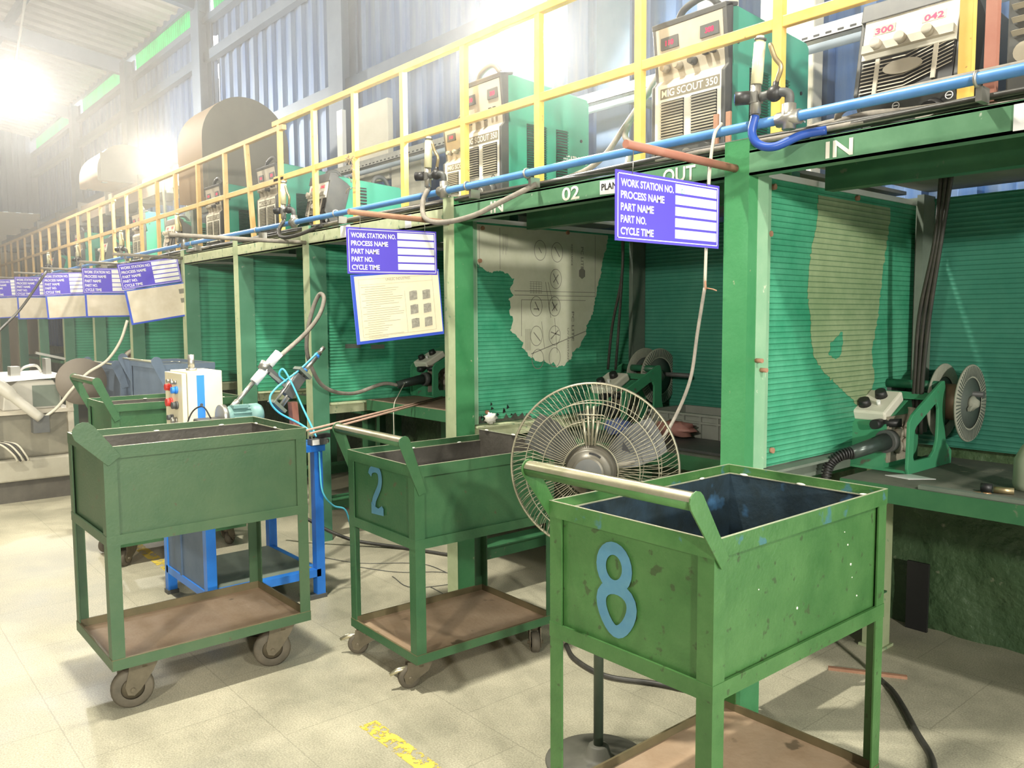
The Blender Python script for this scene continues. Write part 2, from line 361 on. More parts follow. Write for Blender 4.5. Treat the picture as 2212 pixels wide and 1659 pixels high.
# ------------------------------------------------------------------ mesh builder
class MB:
    def __init__(s): s.v = []; s.f = []; s.sm = []
    def add(s, vs, fs, smooth=False):
        o = len(s.v); s.v += [Vector(p) for p in vs]
        s.f += [[i+o for i in f] for f in fs]; s.sm += [smooth]*len(fs); return s
    def box(s, x0, x1, y0, y1, z0, z1):
        v = [(x, y, z) for z in (z0, z1) for y in (y0, y1) for x in (x0, x1)]
        return s.add(v, [[0, 2, 3, 1], [4, 5, 7, 6], [0, 1, 5, 4], [2, 6, 7, 3], [0, 4, 6, 2], [1, 3, 7, 5]])
    def bar(s, p, q, w, h, up=(0, 0, 1)):
        p, q = Vector(p), Vector(q); d = (q-p).normalized(); up = Vector(up)
        if abs(d.dot(up)) > .99: up = Vector((0, 1, 0))
        a = d.cross(up).normalized(); b = a.cross(d).normalized()
        v = [c+a*i*w/2+b*j*h/2 for c in (p, q) for i, j in ((-1, -1), (1, -1), (1, 1), (-1, 1))]
        return s.add(v, [[3, 2, 1, 0], [4, 5, 6, 7], [0, 1, 5, 4], [1, 2, 6, 5], [2, 3, 7, 6], [3, 0, 4, 7]])
    def tube(s, pts, r, n=8, closed=False, caps=True):
        pts = [Vector(p) for p in pts]; N = len(pts)
        rr = r if isinstance(r, (list, tuple)) else [r]*N
        rings = []; prev = None
        for i, p in enumerate(pts):
            if closed: t = pts[(i+1) % N]-pts[i-1]
            else: t = pts[min(i+1, N-1)]-pts[max(i-1, 0)]
            t = t.normalized() if t.length > 1e-9 else Vector((0, 0, 1))
            if prev is None:
                a = t.cross(Vector((0, 0, 1)))
                if a.length < .1: a = t.cross(Vector((0, 1, 0)))
            else:
                a = prev-t*prev.dot(t)
                if a.length < 1e-6: a = t.cross(Vector((0, 0, 1)))
            a.normalize(); prev = a; b = t.cross(a)
            rings.append([p+(a*math.cos(2*PI*k/n)+b*math.sin(2*PI*k/n))*rr[i] for k in range(n)])
        v = [q for ring in rings for q in ring]; fs = []
        for i in range(N if closed else N-1):
            j = (i+1) % N
            for k in range(n):
                l = (k+1) % n
                fs.append([i*n+k, i*n+l, j*n+l, j*n+k])
        s.add(v, fs, True)
        if caps and not closed:
            o = len(s.v)-len(v)
            s.f.append([o+k for k in range(n)][::-1]); s.sm.append(False)
            s.f.append([o+(N-1)*n+k for k in range(n)]); s.sm.append(False)
        return s
    def cyl(s, p, q, r, n=20, r2=None): return s.tube([p, q], [r, r if r2 is None else r2], n)
    def lathe(s, prof, n=32, base=(0, 0, 0), axis=(0, 0, 1), smooth=True):
        ax = Vector(axis).normalized(); a = ax.cross(Vector((0, 0, 1)))
        if a.length < .1: a = Vector((1, 0, 0))
        a.normalize(); b = ax.cross(a); B = Vector(base)
        v = [B+ax*h+(a*math.cos(2*PI*k/n)+b*math.sin(2*PI*k/n))*r for r, h in prof for k in range(n)]
        fs = [[i*n+k, i*n+(k+1) % n, (i+1)*n+(k+1) % n, (i+1)*n+k] for i in range(len(prof)-1) for k in range(n)]
        return s.add(v, fs, smooth)
    def prism(s, poly, ex, origin=(0, 0, 0), u=(1, 0, 0), v=(0, 1, 0), hole=None):
        """polygon in the u/v plane pushed along u x v by ex; hole: inner loop with as many points"""
        O, U, V = Vector(origin), Vector(u), Vector(v); W = U.cross(V).normalized()*ex
        n = len(poly)
        P = [O+U*a+V*b for a, b in poly]
        if hole is None:
            return s.add(P+[p+W for p in P], [list(range(n))[::-1], [i+n for i in range(n)]]+[[i, (i+1) % n, (i+1) % n+n, i+n] for i in range(n)])
        H = [O+U*a+V*b for a, b in hole]
        vs = P+H+[p+W for p in P]+[p+W for p in H]; fs = []
        for i in range(n):
            j = (i+1) % n
            fs += [[j, i, n+i, n+j], [2*n+i, 2*n+j, 3*n+j, 3*n+i], [i, j, 2*n+j, 2*n+i], [n+j, n+i, 3*n+i, 3*n+j]]
        return s.add(vs, fs)
    def ball(s, c, r, n=14, sc=(1, 1, 1)):
        prof = [(math.sin(PI*i/8)*r, -math.cos(PI*i/8)*r) for i in range(9)]
        t = MB().lathe(prof, n)
        return s.add([Vector((p.x*sc[0], p.y*sc[1], p.z*sc[2]))+Vector(c) for p in t.v], t.f, True)
    def ribbon(s, pts, w, origin, u, v, ex=.0012, closed=False):
        """painted stroke lying on a face"""
        O, U, V = Vector(origin), Vector(u).normalized(), Vector(v).normalized(); W = U.cross(V)*ex
        N = len(pts); left = []; right = []
        P = [Vector(p) for p in pts]
        for i in range(N):
            a = P[i-1] if (closed or i > 0) else P[i]
            b = P[(i+1) % N] if (closed or i < N-1) else P[i]
            d = (b-a).normalized(); nrm = Vector((-d.y, d.x))
            ww = (w[i] if isinstance(w, list) else w)/2
            left.append(P[i]+nrm*ww); right.append(P[i]-nrm*ww)
        vs = [O+U*p.x+V*p.y+W for p in left]+[O+U*p.x+V*p.y+W for p in right]
        fs = []
        for i in range(N if closed else N-1):
            j = (i+1) % N; fs.append([i, N+i, N+j, j])
        return s.add(vs, fs)
    def xf(s, m):
        s.v = [m @ p for p in s.v]; return s
    def mesh(s, name, mat):
        me = bpy.data.meshes.new(name)
        me.from_pydata([tuple(p) for p in s.v], [], s.f)
        me.polygons.foreach_set('use_smooth', s.sm)
        me.materials.append(mat); me.update()
        return me

ORG = {}
def setp(o, label=None, cat=None, group=None, kind=None):
    if label: o['label'] = label
    if cat: o['category'] = cat
    if group: o['group'] = group
    if kind: o['kind'] = kind
    return o
def thing(name, label, cat, loc=(0, 0, 0), rz=0, group=None, rot=None):
    o = bpy.data.objects.new(name, None); o.empty_display_size = .05
    o.location = loc; o.rotation_euler = rot or (0, 0, rz); COL.objects.link(o)
    ORG[o.name] = Vector(loc)
    return setp(o, label, cat, group)
def part(name, mb, mat, parent=None, local=False, bevel=0, label=None):
    """one mesh object; world-space geometry is shifted to the parent's base unless local"""
    if parent is not None and not local:
        org = ORG[parent.name]; mb.v = [p-org for p in mb.v]
    o = bpy.data.objects.new(name, mb.mesh(name, mat)); COL.objects.link(o)
    if parent is not None:
        o.parent = parent
        ORG[o.name] = Vector((0, 0, 0)) if local else ORG[parent.name]
    else: ORG[o.name] = Vector((0, 0, 0))
    if bevel:
        b = o.modifiers.new('bevel', 'BEVEL'); b.width = bevel; b.segments = 2; b.limit_method = 'ANGLE'
    if label: o['label'] = label
    return o
def solo(name, mb, mat, label, cat, group=None, kind=None, bevel=0, base=None):
    """a thing that is one mesh, its origin at its own base"""
    if base is None:
        xs = [p.x for p in mb.v]; ys = [p.y for p in mb.v]; zs = [p.z for p in mb.v]
        base = ((min(xs)+max(xs))/2, (min(ys)+max(ys))/2, min(zs))
    B = Vector(base); mb.v = [p-B for p in mb.v]
    o = part(name, mb, mat, bevel=bevel); o.location = B; ORG[o.name] = B
    return setp(o, label, cat, group, kind)
def struct(name, mb, mat, label=None, cat=None):
    o = part(name, mb, mat); return setp(o, label, cat, None, 'structure')
def dup(root, loc, rz=None, label=None, group=None, skip=()):
    c = root.copy(); COL.objects.link(c); c.location = loc; ORG[c.name] = Vector(loc)
    if rz is not None: c.rotation_euler = (0, 0, rz)
    if label: c['label'] = label
    if group: c['group'] = group
    def rec(src, dst):
        for ch in list(src.children):
            if ch.name.split('.')[0] in skip: continue
            k = ch.copy(); COL.objects.link(k); k.parent = dst; ORG[k.name] = ORG.get(ch.name, Vector())
            rec(ch, k)
    rec(root, c)
    return c
def spline(pts, n=10):
    """Catmull-Rom through the points"""
    P = [Vector(p) for p in pts]; P = [P[0]*2-P[1]]+P+[P[-1]*2-P[-2]]; out = []
    for i in range(1, len(P)-2):
        for k in range(n):
            t = k/n; a, b, c, d = P[i-1], P[i], P[i+1], P[i+2]
            out.append(.5*((2*b)+(c-a)*t+(2*a-5*b+4*c-d)*t*t+(3*b-a-3*c+d)*t**3))
    return out+[P[-2]]
_tx = {}
def jag(poly, step=.014, amp=.006, seed=1):
    rr = random.Random(seed); out = []
    for i, a in enumerate(poly):
        b = poly[(i+1) % len(poly)]; L = math.hypot(b[0]-a[0], b[1]-a[1]); n = max(1, int(L/step))
        for k in range(n):
            t = k/n; j = amp if L < .3 else 0
            out.append((a[0]+(b[0]-a[0])*t+rr.uniform(-j, j), a[1]+(b[1]-a[1])*t+rr.uniform(-j, j)))
    return out
def text(s, width=None, height=.05, bold=0.0):
    """flat letters in the xy plane, lower left at the origin"""
    key = (s, bold)
    if key not in _tx:
        cu = bpy.data.curves.new('t', 'FONT'); cu.body = s; cu.size = 1; cu.offset = bold; cu.resolution_u = 3
        o = bpy.data.objects.new('t', cu); COL.objects.link(o)
        dg = bpy.context.evaluated_depsgraph_get()
        me = bpy.data.meshes.new_from_object(o.evaluated_get(dg))
        _tx[key] = ([tuple(v.co) for v in me.vertices], [list(p.vertices) for p in me.polygons])
        bpy.data.objects.remove(o); bpy.data.curves.remove(cu); bpy.data.meshes.remove(me)
    vs, fs = _tx[key]
    x0 = min(p[0] for p in vs); x1 = max(p[0] for p in vs); y0 = min(p[1] for p in vs); y1 = max(p[1] for p in vs)
    sy = height/(y1-y0); sx = width/(x1-x0) if width else sy
    mb = MB(); mb.add([((p[0]-x0)*sx, (p[1]-y0)*sy, 0) for p in vs], fs)
    return mb
def frame_m(origin, u, v):
    u, v = Vector(u).normalized(), Vector(v).normalized(); w = u.cross(v); o = Vector(origin)
    return Matrix(((u.x, v.x, w.x, o.x), (u.y, v.y, w.y, o.y), (u.z, v.z, w.z, o.z), (0, 0, 0, 1)))

# ================================================================== the setting
def corr_profile(length, pitch=.25, d=.035):
    """box-rib profile points along the wall"""
    pts = []; x = 0
    while x < length:
        pts += [(x, 0), (x+pitch*.52, 0), (x+pitch*.60, d), (x+pitch*.92, d)]; x += pitch
    pts.append((length, 0))
    return pts
def corr_wall(x0, x1, y, z0, z1, th=.004):
    mb = MB(); pr = corr_profile(x1-x0)
    n = len(pr)
    for t in (0, th):
        mb.add([(x0+a, y-b+t, z0) for a, b in pr]+[(x0+a, y-b+t, z1) for a, b in pr], [[i, i+1, n+i+1, n+i] for i in range(n-1)])
    return mb
struct('floor', MB().box(-24, 7, -7, 4.3, -.1, 0), FLOOR, 'grey-beige granite tiled floor of the welding bay', 'floor')
# low plastered wall with a bumpy face
def plaster_wall():
    mb = MB(); nx, nz = 260, 20; X0, X1, Z1 = -22, 1.0, .93
    def y(i, k):
        x = X0+(X1-X0)*i/nx; z = Z1*k/nz
        return 4.0+.018*math.sin(7*x+3*z)*math.sin(11*z+2*x)+.012*math.sin(23*x+9*z)-.05*max(0, .22-z)
    vs = [(X0+(X1-X0)*i/nx, y(i, k), Z1*k/nz) for k in range(nz+1) for i in range(nx+1)]
    mb.add(vs, [[k*(nx+1)+i, k*(nx+1)+i+1, (k+1)*(nx+1)+i+1, (k+1)*(nx+1)+i] for k in range(nz) for i in range(nx)], True)
    mb.box(X0, X1, 4.04, 4.25, 0, Z1)
    return mb
struct('wall_back', plaster_wall(), PLASTER, 'low green plastered wall, flaking near the floor, behind the benches', 'wall')
struct('wall_back_upper', corr_wall(-22, 3, 4.14, .93, 5.36), CLAD, 'tall blue corrugated sheet wall with daylight pinholes', 'wall')
struct('wall_left', MB().box(-22.2, -22, -5, 4.2, 0, 4.0), CLADE2, 'cream lower part of the far end wall', 'wall')
def end_clad():
    mb = MB(); pr = corr_profile(9.2); n = len(pr)
    mb.add([(-22+b, -5+a, 4.0) for a, b in pr]+[(-22+b, -5+a, 8.2) for a, b in pr], [[i, i+1, n+i+1, n+i] for i in range(n-1)])
    return mb
struct('wall_left_upper', end_clad(), CLADE, 'dark slate corrugated upper part of the far end wall', 'wall')
# roof rises away from the eave
def roof():
    mb = MB(); pr = corr_profile(26, .30, .05); n = len(pr); s = .146
    mb.add([(-22+a, 4.25, 5.73-b) for a, b in pr]+[(-22+a, -5, 5.73+9.25*s-b) for a, b in pr], [[i, n+i, n+i+1, i+1] for i in range(n-1)])
    mb.add([(-22, 4.25, 5.80), (4, 4.25, 5.80), (4, -5, 7.15), (-22, -5, 7.15)], [[0, 1, 2, 3]])
    return mb
struct('ceiling', roof(), ROOF, 'sloping grey corrugated roof seen from below', 'roof')
for i, xr in enumerate((-7.2, -10.9, -14.4, -18.1)):
    struct('trim_%d' % (i+1), MB().bar((xr, 4.1, 5.55), (xr, -4.8, 6.85), .12, .22), BLUED, 'dark steel roof rafter above wall column', 'rafter')
for i, yp in enumerate((2.4, .6)):
    z = 5.73+(4.25-yp)*.146-.10
    struct('trim_%d' % (i+5), MB().box(-22, 3, yp-.04, yp+.04, z-.07, z+.05), BLUED, 'dark roof purlin running along the hall', 'purlin')
struct('trim_7', MB().box(-22, 3, 4.02, 4.12, 5.66, 5.76), BLUED, 'dark eave beam along the wall top', 'beam')
struct('trim_8', MB().box(-22, 3, 4.0, 4.10, 5.30, 5.38), BLUED, 'slate blue girt at the head of the cladding', 'girt')
struct('trim_9', MB().box(-22, 3, 4.0, 4.09, 4.82, 4.94), BLUED, 'upper slate girt across the blue wall', 'girt')
struct('trim_10', MB().box(-22, 3, 4.0, 4.09, 3.68, 3.80), BLUED, 'lower slate girt across the blue wall', 'girt')
for i, xc in enumerate((-3.6, -7.18, -10.86, -14.1, -17.6)):
    mb = MB(); mb.box(xc-.14, xc+.14, 3.90, 3.92, .93, 5.6); mb.box(xc-.14, xc+.14, 4.05, 4.07, .93, 5.6); mb.box(xc-.01, xc+.01, 3.92, 4.05, .93, 5.6)
    struct('trim_%d' % (i+11), mb, BLUED, 'blue steel wall column of the shed frame', 'column')
# green translucent strips under the eave: each panel hangs in its own opening
for i, (a, b) in enumerate(((-6.9, -3.8), (-10.6, -7.5), (-13.9, -11.1), (-17.3, -14.3), (-21.6, -17.8))):
    p1 = MB().box(a, b, 4.06, 4.065, 5.38, 5.66)
    struct('window_%d' % (i+1), p1, SKYL, 'green translucent daylight strip under the eave', 'skylight')

# ------------------------------------------------------------------ booths
XP = [-1.645, -3.356, -4.95, -6.13, -7.32, -8.95, -10.44, -12.0, -13.6, -15.2, -16.9, -18.6]
POSTW = ['bright green booth post beside the red-brown sign bar, rightmost', 'green booth post behind the hanging paper folder, second from the right',
 'pale-edged green booth post behind the blue machine stand', 'green booth post left of the wide far doorway panel', 'dark green booth post right of the tilted sign',
 'far booth post, sixth from the right', 'far booth post, seventh from the right', 'far booth post, eighth from the right', 'far booth post, ninth from the right', 'far booth post, tenth from the right', 'far booth post, eleventh from the right', 'farthest booth post near the end wall']
YF = 2.47
def ORD(i): return ['first', 'second', 'third', 'fourth', 'fifth', 'sixth', 'seventh', 'eighth', 'ninth', 'tenth', 'eleventh', 'twelfth'][i]
for i, x in enumerate(XP):
    w = .09 if i else .10
    mb = MB().box(x-w, x, YF, YF+.12, 0, 2.11)
    t = thing('booth_post', POSTW[i], 'post', (x-w/2, YF+.06, 0), group='booth posts')
    part('post_channel', mb, BGREEN if i < 2 else BGREEND, t)
    if i == 0: part('pale_side_face', MB().box(x, x+.0015, YF+.055, YF+.12, .93, 2.0), BGREENL, t)  # paler overlay on part of the side face
    else: part('pale_front_face', MB().box(x-w, x+.001, YF-.0015, YF, 0, 2.108), BOLIVE, t)
    if i == 0:
        for (yy, z) in ((YF+.06, 1.345), (YF+.09, 1.31)): part('rusty_bolt', MB().cyl((x-.005, yy, z), (x+.03, yy-.004, z), .008, 8), RUST, t)
    if i < 6:
        solo('rear_booth_support', MB().box(x-.09, x, 3.565, 3.64, 0, .86).box(x-.10, x+.01, 3.55, 3.66, 0, .012), BOLIVE if i == 0 else BENCHG,
             'short green booth leg on the floor behind the %s post' % ORD(i), 'leg', 'rear booth legs')
        solo('side_foot_rail', MB().box(x-.085, x-.01, 2.59, 3.56, .205, .275).box(x-.12, x+.02, 2.59, 3.56, .275, .282), BENCHG,
             'low green foot rail between the %s post and its rear leg' % ORD(i), 'rail', 'booth foot rails')
        solo('rear_booth_post', MB().box(x-.14, x+.02, 3.885, 3.915, .96, 2.04).box(x-.01, x+.02, 3.80, 3.885, .96, 2.04), BGREY,
             'sooty grey steel upright in the back corner at the %s post' % ORD(i), 'post', 'rear booth uprights')
# roof beams, deck plates, panels
edges = [0.25]+XP
def lettering(s, x0, x1, z0, z1, y, parent, mat=MARK, name='lettering', bold=.02):
    t = text(s, x1-x0, z1-z0, bold); t.xf(frame_m((x0, y, z0), (1, 0, 0), (0, 0, 1)))
    for p in list(t.v): p.y = y
    return part(name, t, mat, parent)
for i in range(len(edges)-1):
    xr, xl = edges[i]-(.10 if i else 0), edges[i+1]
    t = thing('front_beam', ['green front beam lettered IN over the right booth', 'green front beam lettered OUT, 02 and IN with a PLAN label', 'flaked cream-green front beam behind the second sign'][i] if i < 3 else 'flaked front beam of the %s booth from the right' % ORD(i), 'beam', ((xl+xr)/2, YF, 1.985), group='booth front beams')
    mb = MB().box(xl, xr, YF, YF+.010, 1.985, 2.068).box(xl, xr, YF, YF+.06, 2.060, 2.070).box(xl, xr, YF, YF+.06, 1.985, 1.993)
    part('beam_channel', mb, BBEAM if i < 2 else BCREAM, t)
    if i == 0:
        lettering('IN', -1.365, -1.275, 1.998, 2.050, YF-.002, t)
        part('paper_label', MB().box(-.83, -.74, YF-.004, YF-.001, 1.99, 2.06), WHITE, t)
    if i == 1:
        lettering('OUT', -2.02, -1.87, 2.000, 2.055, YF-.002, t)
        lettering('02', -2.57, -2.465, 1.998, 2.055, YF-.002, t)
        lettering('IN', -3.06, -2.965, 1.996, 2.052, YF-.002, t)
        part('torn_paper_label', MB().prism([(-2.345, 2.0), (-2.23, 1.995), (-2.19, 2.012), (-2.20, 2.05), (-2.345, 2.055)], .003, (0, YF-.001, 0), (1, 0, 0), (0, 0, 1)), WHITE, t)
        lettering('PLAN', -2.335, -2.25, 2.015, 2.042, YF-.006, t, BLK)
    if i == 2:
        part('torn_tape', MB().box(-3.80, -3.74, YF-.003, YF-.001, 1.99, 2.06).box(-4.52, -4.40, YF-.003, YF-.001, 1.995, 2.065), WHITE, t)
    solo('deck_plate', MB().box(xl-.04, xr-.04 if i else xr, YF+.07, 3.98, 2.072, 2.088), DECK, 'grey walkway plate over the %s booth from the right' % ORD(i), 'deck', 'walkway deck plates')
    if i < 6:
        solo('deck_joist', MB().box(xl+.02, xr-.02, 2.94, 3.00, 1.975, 2.07), BENCHG, 'green cross joist under the deck of the %s booth' % ORD(i), 'joist', 'deck joists')
        solo('back_panel', MB().box(xl-.02, xr-.03, 3.92, 3.93, .90, 2.015).box(xl-.02, xr-.03, 3.905, 3.935, 2.015, 2.03), POLYB if i < 3 else POLYF, 'green ribbed sheet closing the back of the %s booth' % ORD(i), 'panel', 'booth back panels')
SIDEN = ['brightly lit green ribbed side panel with yellowed film, right booth', 'green ribbed side panel with torn printed film', 'green ribbed side panel behind the hanging folder']
for i in range(8):
    x = XP[i]-.045; t = thing('side_panel_sheet', SIDEN[i] if i < 3 else 'plain green ribbed side panel at the %s post' % ORD(i), 'panel', (x, 3.2, .92), group='booth side panels')
    part('ribbed_sheet', MB().box(x-.005, x+.005, 2.595, 3.86, .94, 2.0), POLY if i < 3 else POLYF, t)
    part('bright_gap_strip', MB().box(x-.008, x+.012, 2.60, 3.86, 2.0, 2.022), WHITE, t)  # white bar imitates the bright gap of light above the panel
    part('ledge_angle', MB().box(x-.01, x+.06, 2.60, 3.79, .925, .935).box(x-.01, x+.0, 2.60, 3.86, .86, .93), BCREAM if i else BGREY, t)
    if i < 2:
        for yy, z in ((2.68, 1.97), (3.30, 1.985), (2.66, 1.80), (2.70, 1.0)): part('bolt', MB().cyl((x, yy, z), (x+.018, yy, z), .011, 8), RUST, t)
        part('inner_flange', MB().box(x-.01, x+.014, 2.59, 2.64 if i else 2.66, .94, 2.0), BGREENL, t)
    if i == 0:
        ol = [(3.00, 1.97), (2.99, 1.86), (2.95, 1.74), (2.93, 1.60), (2.955, 1.52), (2.97, 1.42), (2.99, 1.34), (3.07, 1.28), (3.13, 1.245), (3.22, 1.20), (3.33, 1.14), (3.37, 1.10), (3.45, 1.13), (3.50, 1.22), (3.47, 1.35), (3.52, 1.5), (3.55, 1.7), (3.60, 1.9), (3.60, 1.97)]
        part('yellowed_film', MB().prism(jag(ol, .012, .007, 3), .0012, (x+.006, 0, 0), (0, 1, 0), (0, 0, 1)), FILMY, t)
        part('green_window_tear', MB().prism(jag([(3.12, 1.40), (3.16, 1.41), (3.21, 1.44), (3.21, 1.35), (3.16, 1.325), (3.10, 1.345)], .012, .007, 7), .001, (x+.0078, 0, 0), (0, 1, 0), (0, 0, 1)), POLY, t)
    if i == 1:
        ol = [(2.60, 1.99), (2.585, 1.90), (2.60, 1.82), (2.64, 1.79), (2.68, 1.765), (2.73, 1.74), (2.80, 1.752), (2.86, 1.735), (2.90, 1.71), (2.885, 1.68), (2.87, 1.66), (2.895, 1.62), (2.86, 1.60), (2.875, 1.56), (2.86, 1.53), (2.89, 1.50), (2.885, 1.465), (2.87, 1.43), (2.905, 1.41), (2.93, 1.385), (2.96, 1.36), (2.955, 1.335), (2.99, 1.31), (3.0, 1.285), (3.035, 1.28), (3.05, 1.265), (3.10, 1.255), (3.12, 1.262), (3.15, 1.24), (3.19, 1.245), (3.22, 1.215), (3.25, 1.23), (3.28, 1.222), (3.30, 1.25), (3.33, 1.262), (3.345, 1.30), (3.40, 1.33), (3.42, 1.37), (3.455, 1.40), (3.46, 1.45), (3.51, 1.52), (3.53, 1.60), (3.55, 1.68), (3.58, 1.76), (3.60, 1.86), (3.63, 1.92), (3.64, 1.99)]
        part('torn_printed_film', MB().prism(jag(ol, .010, .005, 5), .0012, (x+.006, 0, 0), (0, 1, 0), (0, 0, 1)), FILM, t)
        pr = MB(); xo = (x+.0074, 0, 0)
        def circ(cy, cz, r, rz=None, w=.0035):
            pr.ribbon([(cy+r*math.cos(2*PI*k/28), cz+(rz or r)*math.sin(2*PI*k/28)) for k in range(28)], w, xo, (0, 1, 0), (0, 0, 1), .0004, True)
        def ln(*p, w=.003): pr.ribbon(list(p), w, xo, (0, 1, 0), (0, 0, 1), .0004)
        for cy, cz in ((3.09, 1.875), (3.22, 1.870), (3.21, 1.72), (3.06, 1.565), (3.20, 1.565), (3.06, 1.40), (3.20, 1.40), (3.07, 1.27), (3.20, 1.275)): circ(cy, cz, .044, .055)
        for yy in (2.66, 2.80): ln((yy, 1.98), (yy, 1.76))
        ln((2.90, 1.648), (3.53, 1.648)); ln((2.90, 1.625), (3.53, 1.625)); ln((3.53, 1.98), (3.53, 1.62)); ln((2.95, 1.60), (3.45, 1.60)); ln((2.95, 1.60), (2.95, 1.40))
        ln((3.02, 1.30), (3.45, 1.42), w=.005); ln((3.13, 1.70), (3.17, 1.50)); ln((3.15, 1.70), (3.20, 1.54)); ln((3.10, 1.48), (3.12, 1.33)); ln((3.20, 1.50), (3.22, 1.30))
        for a, b in (((3.05, 1.59), (3.08, 1.54)), ((3.04, 1.55), (3.08, 1.55)), ((3.18, 1.59), (3.22, 1.54)), ((3.18, 1.54), (3.22, 1.58)), ((3.04, 1.42), (3.09, 1.37)), ((3.17, 1.38), (3.23, 1.43)), ((3.17, 1.42), (3.24, 1.40)), ((3.19, 1.75), (3.23, 1.69)), ((3.19, 1.70), (3.23, 1.745)), ((3.20, 1.90), (3.24, 1.845)), ((3.08, 1.89), (3.10, 1.86))): ln(a, b, w=.006)
        for k in range(6): ln((2.82+k*.007, 1.95), (2.82+k*.007, 1.84+.02*(k % 3)), w=.0018)
        for k in range(6): ln((3.01, 1.70-k*.012), (3.10, 1.70-k*.012), w=.0018)
        for k in range(5): ln((3.02+k*.02, 1.70), (3.02+k*.02, 1.635), w=.0018)
        for k in range(5): ln((2.98+k*.009, 1.44), (2.98+k*.009, 1.32), w=.0025)
        part('film_line_art', pr, INK, t)
        for s, y0, z0, l, h in (('PC LITE', 3.335, 1.535, .17, .020), ('UV RESISTANT', 3.30, 1.44, .20, .012), ('PC LITE', 3.41, 1.91, .13, .022), ('RESISTANCE', 3.33, 1.92, .12, .014)):
            tt = text(s, l, h, .01); tt.xf(frame_m((x+.0085, y0, z0), (0, 0, -1), (0, 1, 0))); part('film_print', tt, INK, t)
        part('film_badge', MB().prism([(3.395, 1.74), (3.42, 1.725), (3.445, 1.74), (3.445, 1.775), (3.42, 1.79), (3.395, 1.775)], .0006, (x+.0078, 0, 0), (0, 1, 0), (0, 0, 1)), INK, t)
        top = [(2.62+.40*k/24, .945+.008+(.05 if k % 3 else .012)*random.random()*(1-.6*k/24)) for k in range(25)]
        part('burnt_patch', MB().prism([(2.62, .941), (3.02, .941)]+top[::-1], .002, (x+.006, 0, 0), (0, 1, 0), (0, 0, 1)), M('burnt_black_film', (.03, .035, .028), .8, col2=(.10, .11, .08), scale=50), t)
        for k in range(9):
            yy = 2.64+random.random()*.30; z = .965+random.random()**2*.07
            part('burnt_flake', MB().prism([(yy, z), (yy+.012+.012*random.random(), z+.006), (yy+.004, z+.012+.014*random.random())], .003, (x+.006, 0, 0), (0, 1, 0), (0, 0, 1)), BLK, t)
    if i == 2:
        for a, b, z in ((2.74, 2.86, 1.30), (2.94, 3.05, 1.29)): part('brown_tape', MB().box(x+.006, x+.007, a, b, z, z+.03), BGREY, t)

# ------------------------------------------------------------------ benches inside the booths
def bench(name, label, x0, x1, y0, y1, z, mat, skirt=.07, legs=(0, 1)):
    t = thing(name, label, 'bench', ((x0+x1)/2, (y0+y1)/2, 0), group='booth work benches')
    part('bench_top', MB().box(x0, x1, y0, y1, z-.012, z), mat, t)
    part('front_skirt', MB().box(x0, x1, y0-.006, y0+.006, z-skirt, z-.001), BENCHG, t)
    for xx in [(x0+.03, x1-.09)[k] for k in legs]:
        part('leg', MB().box(xx, xx+.06, y1-.12, y1-.06, 0, z-.012), BENCHG, t)
        part('side_bearer', MB().box(xx, xx+.05, y0+.006, y1-.01, z-.07, z-.012), BENCHG, t)
    return t
bench('work_bench', 'sooty green work bench carrying the right-hand wire feeder', -1.60, .2, 3.07, 3.88, .86, BENCH, legs=(1,))
bench('work_bench', 'green work bench behind the pedestal fan with grey crate on it', -3.28, -1.80, 3.05, 3.88, .86, BENCH)
bench('work_bench', 'rusty-topped green bench behind the handle of cart 2', -4.88, -3.50, 2.84, 3.88, .95, BENCHR)
bench('work_bench', 'dark green bench behind the cream cabinet', -6.08, -5.06, 2.90, 3.88, .90, BENCH)
bench('work_bench', 'green bench between the fourth and fifth posts', -7.26, -6.22, 2.90, 3.88, .90, BENCH)
solo('bench_edge_strip', MB().bar((-1.30, 3.085, .868), (.15, 3.085, .868), .03, .014), BGREY, 'loose steel strip along the right bench front edge', 'strip')
solo('dark_rubber_mat', MB().prism([(-2.75, 3.14), (-2.10, 3.12), (-1.86, 3.22), (-1.86, 3.45), (-2.7, 3.46)], .012, (0, 0, .861)), DGREY, 'dark rubber mat before the grey crate', 'mat')
solo('dark_board', MB().box(-1.70, -1.60, 3.925, 3.94, 0, .33), BLK, 'black board leaning on the low plaster wall', 'board')
solo('steel_angle', MB().bar((-1.70, 3.20, .006), (-1.44, 3.36, .006), .02, .012), RUST, 'rusty strip lying on the floor before the right rear leg', 'strip')

